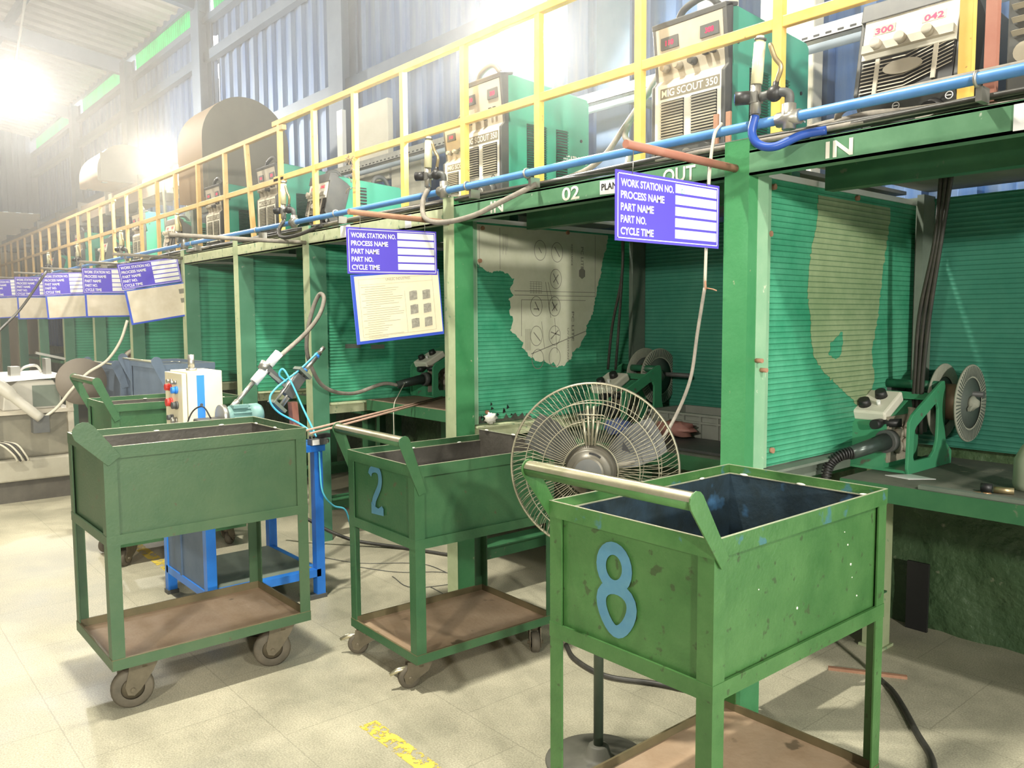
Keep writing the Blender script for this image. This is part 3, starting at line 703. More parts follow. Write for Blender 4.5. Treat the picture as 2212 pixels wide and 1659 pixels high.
# ================================================================== parts carts
def stroke8():
    up = [(.44+.30*math.cos(2*PI*k/22), .735+.205*math.sin(2*PI*k/22)) for k in range(22)]
    lo = [(.50+.34*math.cos(2*PI*k/22)+.05*math.sin(4*PI*k/22), .285+.235*math.sin(2*PI*k/22)) for k in range(22)]
    return up, lo
def caster(t, x, y, zb, r, ang, name='caster', splash=False, brake=False):
    """swivel caster under the tray: fork plate with a wheel in it"""
    c, s = math.cos(ang), math.sin(ang); ox, oy = c*.045, s*.045
    cz = r; n = Vector((-s, c, 0)); d = Vector((c, s, 0)); P = Vector((x, y, 0))
    f = MB(); f.box(x-.045, x+.045, y-.045, y+.045, zb-.008, zb)
    f.cyl((x, y, zb-.008), (x, y, zb-.03), .028, 14)
    for sg in (-1, 1):
        o = P+n*sg*.026
        pr = [(-.052, zb-.006), (.055, zb-.006), (.058, zb-.04), (.072, r+.012), (.064, r-.020), (.040, r-.026), (.016, r-.005), (-.03, zb-.05)]
        f.prism(pr, .004*sg, o, d, (0, 0, 1))
    fk = part(name, f, FORK, t, True)
    w = MB(); wc = P+d*.045+Vector((0, 0, cz))
    w.lathe([(r*.55, -.018), (r*.88, -.019), (r, -.011), (r, .011), (r*.88, .019), (r*.55, .018)], 28, wc, n)
    wh = part('wheel', w, RUBBER, fk, True)
    h = MB().lathe([(0, -.016), (r*.55, -.012), (r*.56, .012), (0, .016)], 20, wc, n)
    h.cyl(wc-n*.036, wc+n*.036, .008, 8)
    part('wheel_hub', h, FORK, fk, True)
    if splash:
        sp = MB(); o = P+n*-.0315
        sp.prism([(-.02, zb-.05), (.0, zb-.035), (.03, zb-.05), (.02, zb-.08), (.055, r+.03), (.045, r+.005), (.02, r+.02), (.03, zb-.10), (-.01, zb-.08)], -.001, o, d, (0, 0, 1))
        part('paint_splash', sp, CHALK, fk, True)
    if brake:
        b = MB().tube([P+d*.02+Vector((0, 0, zb-.035)), P+d*.09+Vector((0, 0, zb-.04)), P+d*.125+Vector((0, 0, zb-.055))], [.011, .012, .007], 8)
        part('brake_lever', b, WORN, fk, True)
def cart(label, x0, y0, W, L, zb, zr, z2, z3, zT, rz=0, paint=CART, inner=CARTIN, number=None, handle=(.08, .09, .25), tube=True, r=.055, raised=0, cast=None, name='parts_cart', loose=0):
    t = thing(name, label, 'cart', (x0, y0, 0), rz, 'green parts carts' if paint is not BLUEBIN else None)
    fl, th = .046, .005
    for lx, ly, sx, sy in ((-W, 0, 1, 1), (0, 0, -1, 1), (-W, L, 1, -1), (0, L, -1, -1)):
        mb = MB(); a = sorted((lx, lx+sx*fl)); b = sorted((ly, ly+sy*th)); mb.box(a[0], a[1], b[0], b[1], zb+.002, zT-.001)
        a = sorted((lx, lx+sx*th)); b = sorted((ly+sy*th, ly+sy*fl)); mb.box(a[0], a[1], b[0], b[1], zb+.002, zT-.001)
        part('leg', mb, paint, t, True)
    def ring(z0, z1, e=.0015, th=.006):
        return MB().box(-W-e, e, -e, th, z0, z1).box(-W-e, e, L-th, L+e, z0, z1).box(-W-e, -W+th, th, L-th, z0, z1).box(-th, e, th, L-th, z0, z1)
    part('top_rail', ring(zT-.045, zT), CARTB if number == '8' else paint, t, True)
    part('middle_rail', ring(z2, z3), paint, t, True)
    part('tray_rim', ring(zb, zr), TRAYRIM if paint is not BLUEBIN else paint, t, True)
    # green outside of the rim
    e = .0022
    part('tray_rim_paint', MB().box(-W-e, e, -e, -.0012, zb, zr-.002).box(.0012, e, 0, L, zb, zr-.002).box(-W-e, -W-.0012, 0, L, zb, zr-.002), paint, t, True)
    part('tray_plate', MB().box(-W+.006, -.006, .006, L-.006, zb+.004, zb+.009), TRAY, t, True)
    ip = .016; zt = zT-.028
    part('side_panel', MB().box(-ip, -.012, .007, L-.007, z3-.035, zt), paint, t, True)
    part('side_panel', MB().box(-W+.012, -W+ip, .007, L-.007, z3-.035, zt), inner, t, True)
    part('end_panel', MB().box(-W+.007, -.007, .012, ip, z3-.035, zt), paint, t, True)
    part('end_panel', MB().box(-W+.007, -.007, L-ip, L-.012, z3-.035, zt+raised*1.8), inner, t, True)
    part('bin_lining', MB().box(-ip-.002, -ip, .009, L-.009, z3-.03, zt-.001).box(-W+.011, -.011, ip, ip+.002, z3-.03, zt-.001).box(-W+ip, -ip, ip, L-ip, z3-.035, z3-.030), inner, t, True)
    part('worn_top_edge', ring(zT, zT+.0012, .0017, .0045), WORNE, t, True)
    part('panel_edge', MB().box(-W+.014, -.014, L-ip-.002, L-.012, zt+raised*1.8, zt+raised*1.8+.003).box(-W+.012, -W+ip+.002, .014, L-.014, zt, zt+.003), WORNE, t, True)
    for k in range(3): part('weld_blob', MB().ball((-W+.02+W*(.1+.38*k), L-ip-.004, zt+.004+raised*1.8), .007, 8, (2.4, .7, .6)), CHALK, t, True)
    for k in range(3): part('weld_blob', MB().ball((-W+ip+.004, .06+L*.36*k, zt+.004), .006, 8, (.7, 2.2, .6)), CHALK, t, True)
    dy, dz, low = handle
    for sx in ((0, -W) if name != 'parts_cart' or handle[0] != .06 else (0,)):
        xa = sx+(.002 if sx == 0 else -.002); ex = .005 if sx == 0 else -.005
        # flat strap from the corner post up to the grip
        a = Vector((-dy, zT+dz)); b = Vector((.028, zT-low))
        dd = (a-b).normalized(); nn = Vector((-dd.y, dd.x)); hw = .026 if tube else .040
        pl = [b-nn*hw, b+nn*hw*.4, a+nn*hw]
        for k in range(1, 6): pl.append(a+nn*hw*math.cos(PI*k/6)+dd*hw*math.sin(PI*k/6))
        pl.append(a-nn*hw)
        part('handle_bracket', MB().prism([(p.x, p.y) for p in pl], ex, (xa, 0, 0), (0, 1, 0), (0, 0, 1)), paint, t, True, .001)
    if tube:
        g = part('handle_grip', MB().cyl((-W-.004, -dy, zT+dz), (.004, -dy, zT+dz), .021, 20), paint, t, True)
        n = 12; mb = MB(); vs = [(x, -dy+.0218*math.cos(R(8+150*k/n)), zT+dz+.0218*math.sin(R(8+150*k/n))) for x in (-W, 0) for k in range(n+1)]
        vs = [(x, -2*dy-y, z) for x, y, z in vs]
        mb.add(vs, [[k, k+1, n+2+k, n+1+k] for k in range(n)], True)
        part('worn_bare_metal', mb, WORN, g, True)
    elif handle[0] != .06:
        part('handle_grip', MB().cyl((-W, -dy, zT+dz), (0, -dy, zT+dz), .007, 8), WORNE, t, True)
    if number == '8':
        for k, (yy, zz) in enumerate(((.62, .90), (.64, .86), (.66, .80), (.67, .76), (.70, .70), (.38, .74), (.20, .83))): part('paint_speck', MB().cyl((-.0125, yy, zz), (-.0110, yy, zz), .0018+.001*(k % 3), 6), CHALK, t, True)
        up, lo = stroke8(); mb = MB(); o = (-W*.69, -.0002+.0065, z3+.028); H = .245; w_ = .150
        for lp, e8 in ((up, .0012), (lo, .0017)): mb.ribbon([(p[0]*w_, p[1]*H) for p in lp], .034, o, (1, 0, 0), (0, 0, 1), e8, True)
        part('painted_number', mb, LBLUE, t, True)
    if number == '2':
        mb = MB(); o = (-W*.665, -.0002+.0065, z3+.045)
        pts = [(.0, .165), (.012, .185), (.045, .196), (.075, .19), (.088, .165), (.083, .13), (.06, .095), (.035, .06), (.028, .022)]
        mb.ribbon([(p.x, p.y) for p in spline([(a, b, 0) for a, b in pts], 5)], .030, o, (1, 0, 0), (0, 0, 1), .0012)
        mb.prism([(.012, 0), (.112, .006), (.112, .036), (.098, .045), (.07, .030), (.043, .034), (.012, .05)], .0012, Vector(o)-Vector((0, .0012, 0)), (1, 0, 0), (0, 0, 1))
        part('painted_number', mb, LBLUE, t, True)
    for (x, y, ang, sp, br) in (cast or [(-W+.08, .09, -1.2, 0, 0), (-.08, .09, -.9, 0, 0), (-W+.08, L-.10, .3, 0, 0), (-.08, L-.10, 2.4, 0, 0)]):
        caster(t, x, y, zb, r, ang, splash=sp, brake=br)
    return t
cart('green steel parts cart without a number, standing leftmost by the blue machine', -3.224, .769, .55, .803, .189, .231, .665, .702, 1.036, paint=CARTO, inner=CARTIN2, handle=(.06, .06, .06), tube=False, r=.078,
     cast=[(-.36, .16, -.6, 0, 0), (-.07, .13, -1.75, 0, 0), (-.47, .70, 1.0, 0, 0), (-.065, .70, -1.9, 1, 0)])
cart('green parts cart with a blue number 2 painted on its end', -2.658, 1.749, .55, .735, .119, .157, .586, .626, .922, R(-1.5), paint=CARTD, inner=CARTIN2, number='2', handle=(.045, .10, .115), r=.046, raised=.03,
     cast=[(-.49, .05, -2.2, 0, 1), (-.06, .05, -1.9, 0, 1), (-.49, .66, 1.0, 0, 0), (-.055, .66, -.6, 0, 0)])
cart('large green parts cart with a blue number 8 painted on its end, nearest the camera', -1.093, 1.53, .55, .844, .114, .149, .605, .647, .992, 0, number='8', handle=(.075, .10, .065), r=.045)
cart('dark green parts cart half hidden behind the leftmost cart and the cream cabinet', -5.22, 1.30, .55, .80, .13, .17, .62, .66, 1.0, 0, paint=CARTD, inner=CARTIN2, handle=(.07, .14, .10), r=.05)
t = cart('slate blue bin cart standing in the background beyond the dark green cart', -6.55, 2.02, .9, .40, .14, .18, .66, .72, 1.16, 0, paint=BLUEBIN, inner=BLUEBIN, handle=(.05, .02, .2), r=.05, tube=False)
t['group'] = 'background carts'

# ================================================================== pedestal fan seen from behind
def fan():
    c = Vector((-1.90, 1.97, .995)); ax = Vector((-.57, .81, -.02)).normalized()
    t = thing('pedestal_fan', 'black pedestal fan seen from behind, wire cage between carts 2 and 8', 'fan', (-1.835, 1.93, 0))
    a = ax.cross(Vector((0, 0, 1))).normalized(); b = a.cross(ax)*-1
    b = Vector((0, 0, 1)) if abs(b.z) < .5 else (b if b.z > 0 else -b)
    def pt(r, th, h): return c+a*(r*math.cos(th))+b*(r*math.sin(th))+ax*h
    Rr = .285
    def guard(n, sgn, hub):
        mb = MB()
        for k in range(n):
            th = 2*PI*k/n
            prof = [(hub, sgn*.062), (.165, sgn*.060), (.225, sgn*.055), (.248, sgn*.045), (.268, sgn*.022), (Rr, sgn*.004)]
            mb.tube([pt(r, th+(.0 if i < 3 else .03*(i-2)), h) for i, (r, h) in enumerate(prof)], .0011, 4, caps=False)
        for r, h in ((hub+.004, .063), (.163, .062), (.224, .057)):
            mb.tube([pt(r, 2*PI*k/48, sgn*h) for k in range(48)], .0019, 5, True)
        mb.tube([pt(Rr, 2*PI*k/64, sgn*.004) for k in range(64)], .0036, 6, True)
        return mb
    part('rear_guard', guard(104, -1, .088), FANW, t)
    part('front_guard', guard(64, 1, .07), FANW, t)
    rim = MB().tube([pt(Rr+.001, 2*PI*k/64, 0) for k in range(64)], .0042, 6, True)
    part('rim_band', rim, FANM, t)
    st = MB()
    for th in (PI/2+.16, PI/2+.05, PI/2-.06, PI/2-.17):
        st.tube([pt(.085, th, -.066), pt(.215 if abs(th-PI/2) < .1 else .17, PI/2+(th-PI/2)*.9, -.066)], .0045, 6)
    st.tube([pt(.185, PI/2+.24, -.068), pt(.190, PI/2+.20, -.072), pt(.190, PI/2-.22, -.072), pt(.185, PI/2-.27, -.068)], .0022, 6)
    part('guard_stay', st, FANW, t)
    mo = MB().lathe([(.0, -.115), (.050, -.115), (.053, -.111), (.053, -.106), (.070, -.102), (.075, -.096), (.077, -.06), (.086, -.058), (.086, -.05), (0, -.05)], 40, c, ax)
    mh = part('motor_housing', mo, FANM, t)
    cap = MB().lathe([(0, -.1165), (.040, -.1165), (.052, -.113)], 32, c, ax)
    part('motor_cap', cap, DGREY, mh)
    for th0 in (.9, 3.0, 5.2):
        part('vent_slot', MB().ribbon([(.063*math.cos(th0+k*.08), .063*math.sin(th0+k*.08)) for k in range(9)], .008, c-ax*.1055, a, b, -.001), BLK, mh)
    for k in range(3):
        th = k*2*PI/3+.5; bl = MB(); vs = []; fs = []
        for i in range(7):
            r = .05+.205*i/6; wdt = .36+.30*math.sin(PI*(.2+.6*i/6))
            for j in range(5):
                tt = th+(j/4-.5)*wdt*2*(.8-.35*i/6)/1.0
                vs.append(pt(r, tt, .03*(j/4-.5)+.005))
        for i in range(6):
            for j in range(4): fs.append([i*5+j, i*5+j+1, (i+1)*5+j+1, (i+1)*5+j])
        bl.add(vs, fs, True)
        part('blade', bl, DGREY, t)
    part('blade_hub', MB().lathe([(0, -.02), (.055, -.015), (.05, .03), (0, .045)], 24, c, ax), DGREY, t)
    px, py = -1.835, 1.93
    top = c-ax*.09
    part('pole', MB().cyl((px, py, .03), (px, py, .78), .0165, 18).cyl((px, py, .40), (px, py, .44), .022, 18), FANP, t)
    part('neck_bracket', MB().tube([(px, py, .76), (px, py, .84), tuple(top-Vector((0, 0, .06))), tuple(top)], .018, 10), FANP, t)
    part('base_plate', MB().lathe([(0, 0), (.178, 0), (.180, .006), (.172, .012), (.060, .020), (.044, .028), (.034, .060), (.026, .064), (0, .064)], 40, (px, py, 0)), FANB, t)
    part('handle_knob', MB().prism([(0, 0), (.028, -.008), (.004, .026)], .004, c+a*.105+b*.075-ax*.075, a, b), BLK, t)
    return t
fan()
solo('fan_power_cable', MB().tube(spline([(-1.71, 2.40, 2.16), (-1.712, 2.36, 2.11), (-1.716, 2.34, 1.95), (-1.72, 2.33, 1.6)], 8), .0055, 8), WCABLE, 'white fan cable hanging from the front beam past the sign', 'cable', base=(-1.71, 2.40, 2.16))
solo('fan_power_cable', MB().tube(spline([(-1.72, 2.33, 1.60), (-1.74, 2.32, 1.45), (-1.755, 2.30, 1.28), (-1.80, 2.26, 1.13), (-1.78, 2.12, 1.04), (-1.80, 2.0, 1.015), (-1.86, 1.93, 1.02)], 8), .006, 8), CABLE, 'grey fan cable looping from the twisted joint to the fan motor', 'cable', base=(-1.72, 2.33, 1.60))
solo('wire_twist', MB().tube(spline([(-1.72, 2.33, 1.63), (-1.715, 2.328, 1.605), (-1.72, 2.33, 1.59)], 5), .004, 6).tube([(-1.72, 2.33, 1.60), (-1.69, 2.335, 1.594), (-1.675, 2.335, 1.589)], .0025, 6), RUST, 'twisted bare copper joint in the hanging fan cable', 'joint', base=(-1.72, 2.33, 1.60))

# ================================================================== railing on the walkway
def railing(label, x1, x0, zt, zm, bal, mat, zb=2.09):
    t = thing('yellow_railing', label, 'railing', ((x0+x1)/2, 2.6, zb), group='walkway railing sections')
    part('top_rail', MB().box(x0, x1, 2.585, 2.62, zt-.018, zt+.018), mat, t, bevel=.003)
    part('middle_rail', MB().box(x0, x1, 2.587, 2.613, zm-.019, zm+.019), mat, t, bevel=.003)
    for b in bal:
        lean = 0 if not isinstance(b, tuple) else b[1]
        x = b if not isinstance(b, tuple) else b[0]
        m = MB().bar((x-lean, 2.6, zb), (x+lean, 2.6, zt-.018), .036, .030, (0, 1, 0))
        part('baluster', m, mat, t)
    return t
railing('bright yellow railing section nearest the camera, above booths 1 to 3', .2, -5.72, 2.905, 2.512, [-.35, -1.005, -1.62, -2.25, -2.86, -3.43, -4.0, -4.55, -5.09, -5.62], YEL)
railing('ochre yellow railing section in the middle with a slanting baluster', -5.55, -9.86, 2.862, 2.50, [(-6.17, -.05), -6.66, -7.28, -7.86, -8.40, -8.95, -9.45], YELD)
railing('faded ochre railing section running to the far end wall', -9.9, -19.8, 2.845, 2.50, [-9.97, -10.5, -11.05, -11.6, -12.15, -12.7, -13.3, -13.9, -14.5, -15.1, -15.7, -16.3, -16.9, -17.5, -18.1, -18.7, -19.3], YELD)
solo('red_oxide_post', MB().box(-.925, -.895, 2.51, 2.535, 2.09, 3.2), REDO, 'red oxide steel upright beside the railing at the right edge', 'post')

tw = MB(); rq = random.Random(11)
for k in range(26):
    p = Vector((-4.55+rq.uniform(-.05, .06), 2.57, 2.50-rq.random()**1.5*.20)); q = p+Vector((rq.uniform(-.05, .05), rq.uniform(-.03, .01), rq.uniform(-.05, .03)))
    tw.tube([p, (p+q)/2+Vector((0, 0, .008)), q], .0022, 4)
solo('dry_twigs', tw, M('dry_twig_brown', (.33, .25, .15), .9), 'dry leafy twigs caught on a yellow baluster of the railing', 'twigs', base=(-4.55, 2.57, 2.5))['kind'] = 'stuff'
# ================================================================== blue air line with drops
t = thing('air_pipe', 'long blue compressed air pipe along the booth fronts', 'pipe', (-8, 2.40, 2.125))
part('pipe_run', MB().tube(spline([(.25, 2.40, 2.128), (-2, 2.40, 2.132), (-4.2, 2.40, 2.126), (-6.9, 2.40, 2.135), (-12, 2.40, 2.13), (-19, 2.40, 2.13)], 6), .0165, 12), PIPE, t)
for x in (-.9, -2.72, -3.15, -4.45, -5.6, -6.9, -8.3, -9.8, -11.4, -13):
    part('pipe_clip', MB().tube([(x, 2.40+.019*math.cos(2*PI*k/14), 2.13+.019*math.sin(2*PI*k/14)) for k in range(14)], .005, 6, True).box(x-.008, x+.008, 2.415, 2.47, 2.075, 2.115), STEEL, t)
def flow_drop(x, label, first=None):
    if first is not None: return dup(first, (x, 2.40, 2.13), None, label)
    X = 0.; t = thing('gas_flow_regulator', label, 'regulator', (x, 2.40, 2.13), group='gas flow regulators on the air pipe')
    part('tee_fitting', MB().cyl((.02, 0, -.035), (.02, 0, .045), .022, 10).cyl((-.02, 0, 0), (.06, 0, 0), .024, 10), STEEL, t, True)
    part('elbow_pipe', MB().tube(spline([(.02, 0, .04), (.02, -.005, .075), (-.01, -.012, .085), (-.07, -.02, .082)], 6), .015, 10), DGREY, t, True)
    part('ball_valve', MB().ball((-.025, -.014, .084), .026, 12).cyl((-.025, -.014, .084), (-.02, -.014, .12), .010, 10), BLK, t, True)
    part('valve_lever', MB().tube(spline([(-.02, -.014, .115), (.0, -.02, .16), (-.02, -.025, .195), (-.035, -.03, .24)], 5), [.008]*15+[.006], 6), BRASS, t, True)
    part('regulator_body', MB().cyl((-.09, -.02, .03), (-.09, -.02, .125), .017, 12).cyl((-.09, -.02, .005), (-.09, -.02, .03), .012, 8).box(-.105, -.075, -.04, 0, .065, .10), STEEL, t, True)
    k = part('adjusting_knob', MB().cyl((-.105, -.03, .085), (-.145, -.055, .085), .022, 16), BLK, t, True)
    part('knob_face', MB().cyl((-.145, -.055, .085), (-.147, -.0565, .085), .015, 16), BLUE, k, True)
    part('flow_tube', MB().cyl((-.088, -.02, .125), (-.078, -.02, .255), .019, 14).cyl((-.078, -.02, .255), (-.077, -.02, .275), .013, 12), GLASSY, t, True)
    part('tube_cap', MB().cyl((-.077, -.02, .262), (-.076, -.02, .268), .0195, 14), DGREY, t, True)
    return t
fd = flow_drop(-1.475, 'gas flow regulator with clear tube at the rightmost post')
flow_drop(-3.36, 'gas flow regulator at the second post with a loop of hose below', fd)
flow_drop(-5.03, 'gas flow regulator at the third post, above the machine arm', fd)
for i, x in enumerate((-7.1, -8.8, -10.6, -12.2)):
    flow_drop(x, ['gas flow regulator above the tilted sign', 'small distant flow regulator left of the tilted sign', 'distant flow regulator, second from the far end', 'farthest flow regulator on the air pipe'][i], fd)
solo('blue_hose', MB().tube(spline([(-1.565, 2.38, 2.155), (-1.57, 2.37, 2.10), (-1.545, 2.37, 2.06), (-1.49, 2.38, 2.045), (-1.42, 2.42, 2.075), (-1.36, 2.46, 2.085)], 7), .014, 10), BLUEH, 'dark blue hose curling from the rightmost regulator', 'hose', base=(-1.565, 2.38, 2.155))
solo('grey_hose', MB().tube(spline([(-3.45, 2.38, 2.15), (-3.44, 2.34, 2.08), (-3.36, 2.30, 1.99), (-3.20, 2.29, 1.955), (-2.98, 2.30, 1.965), (-2.84, 2.36, 2.02), (-2.70, 2.44, 2.085)], 8), .0125, 10), CABLE, 'grey hose looping below the second regulator across the beam', 'hose', base=(-3.45, 2.38, 2.15))
solo('dark_hose', MB().tube(spline([(-5.12, 2.38, 2.15), (-5.11, 2.34, 2.08), (-5.02, 2.32, 2.03), (-4.85, 2.34, 2.03), (-4.7, 2.44, 2.085)], 7), .0125, 10), BCABLE, 'dark hose looping below the third regulator', 'hose', base=(-5.12, 2.38, 2.15))
# cables lying along the beam tops under the pipe
for k in range(6):
    pts = []; x = .2
    while x > -15:
        pts.append((x, 2.49+.010*k+.012*math.sin(x*2.3+k*1.7), 2.086+.006*(k % 3)+.012*abs(math.sin(x*1.6+k*2.1)))); x -= .42
    solo('beam_cable', MB().tube(spline(pts, 3), .008+.0015*(k % 3), 6), CABLE if k % 2 else BCABLE, 'dusty grey cable lying in the bundle along the beam tops under the blue pipe', 'cable', 'cables on the beam tops', base=(-7, 2.5, 2.08))

# ================================================================== welding machines on the walkway
def louvre(mb, x0, x1, z0, z1, y, n, th=.012):
    for k in range(n):
        z = z0+(z1-z0)*(k+.5)/n; h = (z1-z0)/n
        mb.add([(x0, y, z-h*.36), (x1, y, z-h*.36), (x1, y-th, z-h*.05), (x0, y-th, z-h*.05), (x0, y, z+.12*h), (x1, y, z+.12*h)], [[0, 1, 2, 3], [3, 2, 5, 4]])
    return mb
def mig_upright(label, x, y, W=.33, H=.58, D=.58, title='MIG SCOUT 350', group='welding machines on the walkway'):
    t = thing('welding_machine', label, 'welding machine', (x, y, 2.09), group=group)
    body = MB(); sl = .05
    pr = [(0, .0), (D, .0), (D, H-.06), (D-.02, H-.04), (.03, H), (.0, H-.01), (.035, H*.62), (.0, H*.60)]
    body.prism([(a, b+.02) for a, b in pr], W-.012, (.006, 0, 0), (0, 1, 0), (0, 0, 1))
    part('cabinet', body, WGREEN, t, True, .006)
    # dark plastic front surround
    fr = MB(); pr = [(-.03, .02), (.02, .02), (.02, H+.015), (-.0, H+.02), (-.03, H), (-.005, H*.64), (-.03, H*.60)]
    fr.prism(pr, .018, (0, 0, 0), (0, 1, 0), (0, 0, 1)); fr.prism(pr, .018, (W-.018, 0, 0), (0, 1, 0), (0, 0, 1))
    fr.prism([(-.03, H-.01), (.05, H+.015), (.05, H+.03), (-.035, H+.012)], W, (0, 0, 0), (0, 1, 0), (0, 0, 1))
    fr.box(.01, W-.01, -.02, .02, .02, .11)
    part('front_surround', fr, DGREY, t, True, .004)
    part('front_panel', MB().box(.018, W-.018, -.028, -.012, .11, H*.60), CREAMP, t, True)
    up = MB().prism([(-.028, H*.60), (-.004, H*.64), (-.028, H-.01), (.0, H-.01), (.0, H*.60)], W-.036, (.018, 0, 0), (0, 1, 0), (0, 0, 1))
    cp = part('control_panel', up, GREYP, t, True)
    for a in (.12, .66):
        d = part('meter_window', MB().box(W*a, W*(a+.24), -.026, -.018, H*.84, H*.92), DGREY, cp, True)
        tt = text('308' if a > .5 else '110', W*.11, H*.035, .02); tt.xf(frame_m((W*(a+.07), -.027, H*.862), (1, 0, 0), (0, 0, 1)))
        part('led_digits', tt, LED, d, True)
    for a in (.18, .36, .56):
        part('dial_knob', MB().cyl((W*a, -.012, H*.715), (W*a, -.045, H*.712), .017, 12, .012), GREYP if a < .5 else DGREY, cp, True)
    part('rocker_switch', MB().box(W*.70, W*.75, -.03, -.012, H*.73, H*.77), BLK, cp, True)
    part('rocker_switch', MB().box(W*.80, W*.85, -.03, -.012, H*.73, H*.77), BLK, cp, True)
    tb = part('title_strip', MB().box(W*.13, W*.93, -.030, -.0285, H*.505, H*.575), M('title_strip_grey', (.20, .18, .13), .5), t, True)
    tt = text(title, W*.76, H*.050, .015); tt.xf(frame_m((W*.15, -.0308, H*.515), (1, 0, 0), (0, 0, 1)))
    part('title_letters', tt, CREAMP, tb, True)
    for a, b in ((.14, .46), (.56, .90)):
        p = part('front_louvre', MB().box(W*a, W*b, -.0295, -.028, H*.235, H*.485), BLK, t, True)
        part('louvre_slats', louvre(MB(), W*a, W*b, H*.235, H*.485, -.0295, 13, .009), CREAMP, p, True)
    for sg, a in (('+', .20), ('-', .80)):
        mk = MB().tube([(W*a+.014*math.cos(2*PI*k/16), -.0285, H*.205+.014*math.sin(2*PI*k/16)) for k in range(16)], .0018, 4, True)
        mk.box(W*a-.009, W*a+.009, -.0300, -.0285, H*.205-.0018, H*.205+.0018)
        if sg == '+': mk.box(W*a-.0018, W*a+.0018, -.0300, -.0285, H*.205-.009, H*.205+.009)
        part('terminal_mark', mk, DGREY, t, True)
    for a in (.22, .78):
        part('output_socket', MB().cyl((W*a, -.02, .065), (W*a, -.055, .060), .028, 16), DGREY, t, True)
    part('remote_socket', MB().cyl((W*.5, -.02, .065), (W*.5, -.035, .065), .020, 14), STEEL, t, True)
    # side louvres and brand lettering
    for y0, y1, n in ((.14, .27, 24), (.34, .42, 20)):
        p = part('side_louvre', MB().box(W-.0065, W-.0045, y0, y1, H*.20, H*.66), BLK, t, True)
        m = louvre(MB(), y0, y1, H*.20, H*.66, 0, n, .010)
        m.xf(Matrix(((0, -1, 0, W-.0045), (1, 0, 0, 0), (0, 0, 1, 0), (0, 0, 0, 1))))
        part('louvre_slats', m, WGREEN, p, True)
    tt = text('miGATRONiC', .17, .036, .03); tt.xf(frame_m((W-.0035, D-.19, H*.40), (0, 1, 0), (0, 0, 1)))
    part('brand_letters', tt, WHITE, t, True)
    part('carry_handle', MB().tube(spline([(W*.25, .02, H+.015), (W*.36, .02, H+.06), (W*.64, .02, H+.078), (W*.80, .03, H+.03)], 6), .014, 8).tube([(W*.25, .02, H+.015), (W*.25, .02, H-.03)], .014, 8), DGREY, t, True)
    part('foot', MB().box(.02, .06, .03, D-.03, 0, .02), BLK, t, True)
    part('foot', MB().box(W-.06, W-.02, .03, D-.03, 0, .02), BLK, t, True)
    for yy in (.06, D-.06):
        part('cabinet_screw', MB().cyl((W-.006, yy, H*.80 if yy < .3 else H*.6), (W-.003, yy, H*.80 if yy < .3 else H*.6), .008, 8), BLK, t, True)
    return t
w2 = mig_upright('green welding machine with cream front at the rightmost post', -2.265, 2.72, .36, .59, .58)
w3 = dup(w2, (-3.585, 2.72, 2.09), 0, 'green welding machine under the bright flood lamp')
w4 = dup(w2, (-3.95, 2.86, 2.09), 0, 'welding machine half hidden behind the one under the lamp')
w4.scale = (.9, .9, .86)
w3.scale = (.95, 1.05, 1.07)
